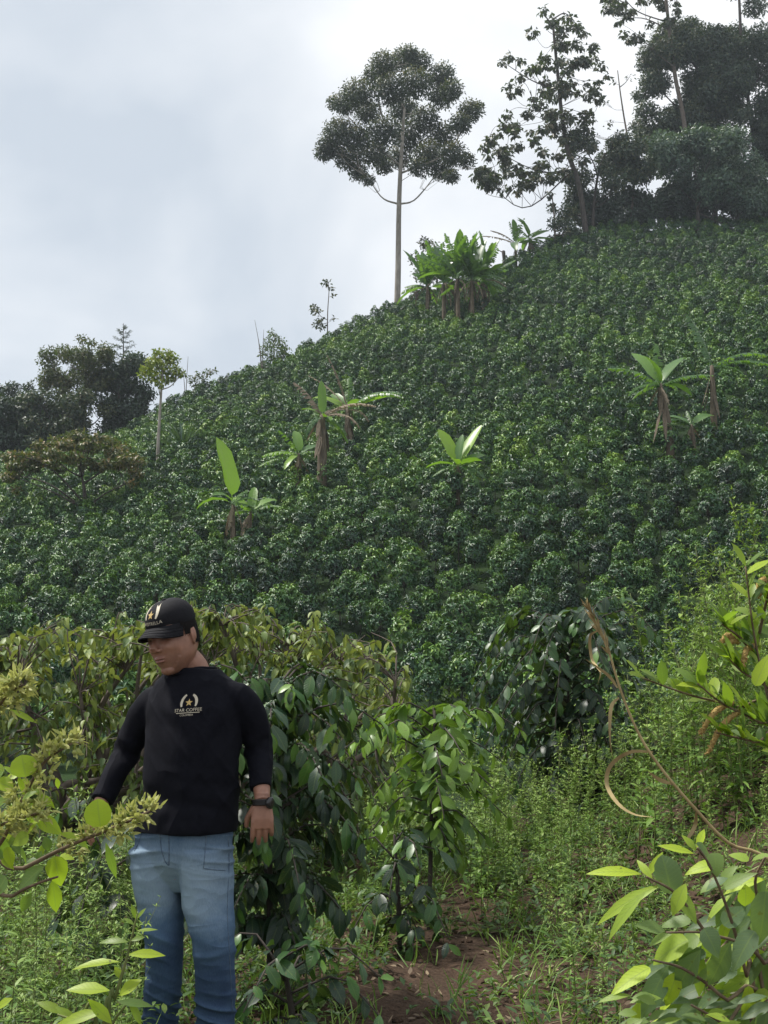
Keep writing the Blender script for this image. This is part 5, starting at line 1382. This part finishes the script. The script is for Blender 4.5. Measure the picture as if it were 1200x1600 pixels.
m_seam = plain_mat('denim seam', (.05, .085, .15), (.14, .18, .22), 90, .9)
seam('fly', [(250, 1300), (252, 1325), (258, 1345), (263, 1352)], m_seam, .0018, jeans); seam('fly', [(263, 1298), (264, 1320), (264, 1352)], m_seam, .002, jeans)
seam('pocket_seam', [(322, 1290), (322, 1310), (320, 1335), (318, 1356)], m_seam, .0015, jeans); seam('pocket_seam', [(222, 1300), (216, 1318), (210, 1330)], m_seam, .0015, jeans)
seam('side_seam', [(356, 1300), (358, 1350), (355, 1420), (359, 1500), (363, 1580)], m_seam, .0015, jeans)
seam('pocket_seam', [(318, 1357), (335, 1359), (352, 1360)], m_seam, .0015, jeans)

# --- shoes
m_shoe = plain_mat('brown leather', (.03, .014, .010), (.075, .035, .025), 20, .5); m_sole = plain_mat('rubber sole', (.02, .018, .016), (.04, .036, .03), 30, .8)
for c_, d_ in ((anR, norm(np.array([-.35, -1, 0]))), (anL, norm(np.array([.05, -1, 0])))):
    o_ = np.array([c_[0], c_[1], gz(c_[0] + xm, c_[1] + YM) - ROOT[2]])
    b = MB(); b2 = MB(); sd_ = np.cross(d_, UP)
    loft(b, [o_ + d_ * x_ + UP * h_ for x_, h_ in ((-.085, .055), (-.04, .062), (.03, .058), (.10, .042), (.165, .036))], [.03, .038, .042, .046, .03], [.045, .052, .046, .032, .02], sd_, 20, 18)
    V, N, Q = fuse(b, .005, 4); shoe = from_vq('shoe', V, Q, m_shoe, man)
    loft(b2, [o_ + d_ * x_ + UP * .012 for x_ in (-.09, -.04, .03, .10, .17)], [.034, .042, .045, .050, .032], [.014] * 5, sd_, 20, 14); b2.build('sole', m_sole, shoe)

# --- watch
b = MB(); d_ = norm(np.array([.02, -.10, -1])); wc = wrL + d_ * .004
x_ = norm(np.array([1, .2, 0]) - (np.array([1, .2, 0]) @ d_) * d_); y_ = np.cross(d_, x_)
ring = [wc + x_ * math.cos(a) * .0335 + y_ * math.sin(a) * .0285 for a in np.linspace(0, 2 * np.pi, 33)]
for off in (-.007, 0, .007): tube(b, np.array(ring) + d_ * off, .0052, 6, cap=False)
m_w = plain_mat('black rubber strap', (.012, .011, .011), (.022, .02, .02), 50, .55); wt = b.build('watch', m_w, man)
b = MB(); wd_ = norm(x_ * .75 + np.array([0, -1, 0]) * .6); up_ = d_; sd_ = np.cross(wd_, up_)
loft(b, [wc + wd_ * .028, wc + wd_ * .033, wc + wd_ * .040, wc + wd_ * .0425], [.018, .0195, .0195, .016], [.0205, .022, .022, .018], sd_, 24, 10); b.build('dial', plain_mat('dark dial', (.01, .01, .011), (.016, .016, .018), 20, .25, spec=.6, bump=0), wt)

# --- cap
cu, cf = norm(uh + .12 * fh), norm(fh - .12 * uh); cs = sh_; CA = np.stack([cs, cf, cu])
CC = hd(0, -.004, .068)
rx_, ry_, rz_ = .0885, .108, .078
nu_, nv_ = 64, 22
V, Q = [], []
for k in range(nv_ + 1):
    th = (math.pi / 2) * k / nv_
    for q in range(nu_):
        a = 2 * math.pi * q / nu_
        pan = 1 + .006 * math.cos(6 * a)  # six sewn panels
        r_ = math.sin(th) ** .86 if th > 0 else 0
        p = np.array([math.cos(a) * rx_ * r_ * pan, math.sin(a) * ry_ * r_ * pan, rz_ * math.cos(th) ** .95 if th < math.pi / 2 else 0.0])
        p[1] *= 1.0; p[2] += -.012 * (1 - math.sin(a)) / 2 * (th / 1.571) ** 2
        V.append(p)
for q in range(nu_):
    a = 2 * math.pi * q / nu_; p = np.array(V[nv_ * nu_ + q]); V.append(p * [.985, .985, 1] + [0, 0, -.014])
nr = nv_ + 2
i = np.arange(nr - 1)[:, None] * nu_; j = np.arange(nu_)[None]; j2 = (j + 1) % nu_
Q = np.stack([i + nu_ + j, i + nu_ + j2, i + j2, i + j], -1).reshape(-1, 4)
V = CC + np.array(V) @ CA
V = V + norm(V - CC) * (.0014 * snoise(V, 40))[:, None]
m_cap = plain_mat('black cap twill', (.0045, .0045, .0065), (.009, .009, .012), 120, .8, spec=.2, bump=.3, dist=.0015)
cap = from_vq('cap', V, Q, m_cap, man)
cb = BVHTree.FromPolygons([tuple(v) for v in V], [tuple(int(i) for i in q) for q in Q])
b = MB(); blob(b, CC + cu * (rz_ + .001), [.008, .008, .004], CA); b.build('button', m_cap, cap)
# brim: two skins 3 mm apart, curved down at the sides
na, nt2 = 33, 9; P_ = []
for lay in (0, 1):
    for q in range(nt2):
        t_ = q / (nt2 - 1)
        for k in range(na):
            a = R(-74 + 148 * k / (na - 1))
            x0, y0 = math.sin(a) * rx_ * .99, math.cos(a) * ry_ * .99
            L_ = .070 * max(0, math.cos(a * 1.12)) ** .55
            x1, y1 = x0 * (1 + .04 * t_), y0 + L_ * t_
            zz_ = -.016 * t_ - .042 * (x1 / rx_) ** 2 * (.3 + .7 * t_) - .006 + .004 * lay
            P_.append([x1, y1, zz_ + (.0 if 0 < q < nt2 - 1 else 0)])
V = CC + np.array(P_) @ CA; Q = []
for lay in (0, 1):
    for q in range(nt2 - 1):
        for k in range(na - 1):
            a_ = lay * nt2 * na + q * na + k; f_ = (a_, a_ + 1, a_ + na + 1, a_ + na); Q.append(f_ if lay else f_[::-1])
for k in range(na - 1):
    a_ = (nt2 - 1) * na + k; c_ = a_ + nt2 * na; Q.append((a_, a_ + 1, c_ + 1, c_))
from_vq('brim', V, np.array(Q), m_cap, cap)
b = MB()
for q in (3, 5, 7):
    tube(b, (V[nt2 * na + q * na: nt2 * na + (q + 1) * na] + cu * .0006), .0009, 4)
b.build('stitching', m_cap, cap)


# --- emblems: star between two laurel arcs with lettering, laid on the cloth
def text_mesh(txt, size):
    c = bpy.data.curves.new('lettering', 'FONT'); c.body = txt; c.size = size; c.align_x = 'CENTER'
    o = bpy.data.objects.new('lettering', c); COL.objects.link(o)
    dg = bpy.context.evaluated_depsgraph_get(); dg.update()
    me = bpy.data.meshes.new_from_object(o.evaluated_get(dg)); me.calc_loop_triangles()
    V = np.array([v.co[:] for v in me.vertices]); T = np.array([t_.vertices[:] for t_ in me.loop_triangles])
    bpy.data.objects.remove(o); bpy.data.meshes.remove(me); return V[:, :2], T


def star(r, rot=0):
    a = np.pi / 2 + np.arange(10) * np.pi / 5 + rot; rr = np.where(np.arange(10) % 2 == 0, r, r * .42)
    V = np.vstack([np.stack([np.cos(a) * rr, np.sin(a) * rr], 1), [[0, 0]]]); return V, np.array([(i, (i + 1) % 10, 10) for i in range(10)])


def arc(R_, w_, a0, a1, cx):
    a = np.linspace(R(a0), R(a1), 15); wd = w_ * (.45 + .55 * np.sin(np.linspace(.35, np.pi - .2, 15)))
    V = np.concatenate([np.stack([cx + np.cos(a) * (R_ - wd / 2), np.sin(a) * (R_ - wd / 2)], 1), np.stack([cx + np.cos(a) * (R_ + wd / 2), np.sin(a) * (R_ + wd / 2)], 1)])
    T = []
    for k in range(14): T += [(k, k + 1, 15 + k), (k + 1, 16 + k, 15 + k)]
    return V, np.array(T)


def bar(x0, x1, y0, y1):
    xs_ = np.linspace(x0, x1, 10); V = np.concatenate([np.stack([xs_, np.full(10, y0)], 1), np.stack([xs_, np.full(10, y1)], 1)]); T = []
    for k in range(9): T += [(k, k + 1, 10 + k), (k + 1, 11 + k, 10 + k)]
    return V, np.array(T)


def emblem(parts, tree, O, X_, Y_, Dn, mat_, name, parent, rot=0.0):
    b = MB(); c, s = math.cos(rot), math.sin(rot)
    for (V2, T), off in parts:
        W_ = []
        for x, y in V2 + np.array(off):
            p = O + X_ * (c * x - s * y) + Y_ * (s * x + c * y)
            h_ = tree.ray_cast(Vector(p - Dn * .5), Vector(Dn))
            W_.append(np.array(h_[0]) - Dn * .0018 if h_[0] is not None else p)
        b.add(np.array(W_), T=T)
    b.build(name, mat_, parent, smooth=False)


m_gold = plain_mat('gold print', (.40, .27, .09), (.56, .42, .17), 120, .55, bump=0); m_cream = plain_mat('cream print', (.42, .37, .27), (.58, .53, .42), 120, .6, bump=0)
h_ = bvh.ray_cast(Vector(CAM - ROOT), Vector(norm(J(295, 1102) - (CAM - ROOT)))); O = np.array(h_[0]) if h_[0] is not None else J(295, 1102)
emblem([(star(.0145), (0, .010))], bvh, O, stt, UP, -ft, m_gold, 'star_emblem', shirt, .07)
emblem([(arc(.034, .010, 122, 205, .006), (0, .010)), (arc(.034, .010, 58, -25, -.006), (0, .010))], bvh, O, stt, UP, -ft, m_cream, 'laurel_emblem', shirt, .07)
emblem([(text_mesh('STAR COFFEE', .0165), (0, -.0225)), (bar(-.043, .043, -.0285, -.0262), (0, 0)), (text_mesh('COLOMBIA', .0095), (-.004, -.0385))], bvh, O, stt, UP, -ft, m_cream, 'lettering', shirt, .07)
O = CC + cf * .0 + cu * .040 - cs * .004
emblem([(star(.0150), (0, .004))], cb, O, cs, cu, -cf, m_gold, 'star_emblem', cap)
emblem([(arc(.033, .011, 122, 210, .004), (0, .006)), (arc(.033, .011, 58, -30, -.004), (0, .006))], cb, O, cs, cu, -cf, m_cream, 'laurel_emblem', cap)
emblem([(text_mesh('LA ESTRELLA', .0165), (0, -.031))], cb, O, cs, cu, -cf, m_cream, 'lettering', cap)
SUN_POWER = 4.4; HAZE = .0003
# ------------------------------------------------------------------ light, sky, air, camera
w = bpy.data.worlds.new('World'); scene.world = w; w.use_nodes = True
nt = w.node_tree; nt.nodes.clear()
out = nt.nodes.new('ShaderNodeOutputWorld'); bg = nt.nodes.new('ShaderNodeBackground'); bg.inputs[1].default_value = .1
sky = nt.nodes.new('ShaderNodeTexSky'); sky.sky_type = 'NISHITA'; sky.sun_disc = False
sky.sun_elevation = SUN_EL; sky.sun_rotation = SUN_AZ
tc = nt.nodes.new('ShaderNodeTexCoord'); mp = nt.nodes.new('ShaderNodeMapping'); mp.inputs['Scale'].default_value = (1, 1, 1.5)
mp.inputs['Location'].default_value = (.3, .1, .45)
nt.links.new(tc.outputs['Generated'], mp.inputs[0])
nz = nt.nodes.new('ShaderNodeTexNoise'); nz.inputs['Scale'].default_value = 2.6; nz.inputs['Detail'].default_value = 5; nz.inputs['Roughness'].default_value = .5
nz.inputs['Distortion'].default_value = .3
nt.links.new(mp.outputs[0], nz.inputs['Vector'])
cl = ramp(nt, nz.outputs['Fac'], [(.34, (.52, .575, .64)), (.5, (.70, .735, .775)), (.64, (.90, .915, .93))])
sx = nt.nodes.new('ShaderNodeSeparateXYZ'); nt.links.new(tc.outputs['Generated'], sx.inputs[0])
lift = mth(nt, 'ADD', mth(nt, 'MULTIPLY', mth(nt, 'MAXIMUM', mth(nt, 'SUBTRACT', sx.outputs[2], .55), 0.0), 9.5), 10.1)
sc = nt.nodes.new('ShaderNodeVectorMath'); sc.operation = 'SCALE'
nt.links.new(cl, sc.inputs[0]); nt.links.new(lift, sc.inputs['Scale'])
mx = mixc(nt, .93, sky.outputs[0], sc.outputs[0])
nt.links.new(mx, bg.inputs[0]); nt.links.new(bg.outputs[0], out.inputs[0])

sun = bpy.data.lights.new('sun', 'SUN'); sun.energy = SUN_POWER; sun.angle = R(6); sun.color = (1, .955, .88)
so = bpy.data.objects.new('sun', sun); COL.objects.link(so)
sd = Vector((math.sin(SUN_AZ) * math.cos(SUN_EL), math.cos(SUN_AZ) * math.cos(SUN_EL), math.sin(SUN_EL)))
so.rotation_euler = sd.to_track_quat('Z', 'Y').to_euler(); so.location = (0, 0, 90)

hz = MB()
lo, hi = np.array([-244, -18, -60.0]), np.array([244, 334, 92.0])
c = np.array([[x, y, z] for z in (0, 1) for y in (0, 1) for x in (0, 1)])
hz.add(lo + c * (hi - lo), Q=[(0, 2, 3, 1), (4, 5, 7, 6), (0, 1, 5, 4), (2, 6, 7, 3), (0, 4, 6, 2), (1, 3, 7, 5)])
m, nt, out = mat_new('thin haze')
pv = nt.nodes.new('ShaderNodeVolumePrincipled'); pv.inputs['Color'].default_value = (.78, .86, .95, 1); pv.inputs['Density'].default_value = HAZE
pv.inputs['Anisotropy'].default_value = .3
nt.links.new(pv.outputs[0], out.inputs['Volume'])
o = hz.build('haze', m, smooth=False); o['kind'] = 'stuff'

cam = bpy.data.cameras.new('camera'); co = bpy.data.objects.new('camera', cam); COL.objects.link(co)
cam.sensor_fit = 'VERTICAL'; cam.sensor_height = 24; cam.lens = 24 * F / 1600
cam.clip_end = 2000; cam.clip_start = .05
co.location = Vector(CAM); co.rotation_euler = (math.pi / 2 + PITCH, 0, 0)
scene.camera = co
scene.view_settings.view_transform = 'Standard'; scene.view_settings.look = 'None'
scene.view_settings.exposure = .3; scene.view_settings.gamma = 1
scene.cycles.max_bounces = 8; scene.cycles.transmission_bounces = 4; scene.cycles.volume_bounces = 0
scene.cycles.use_denoising = True
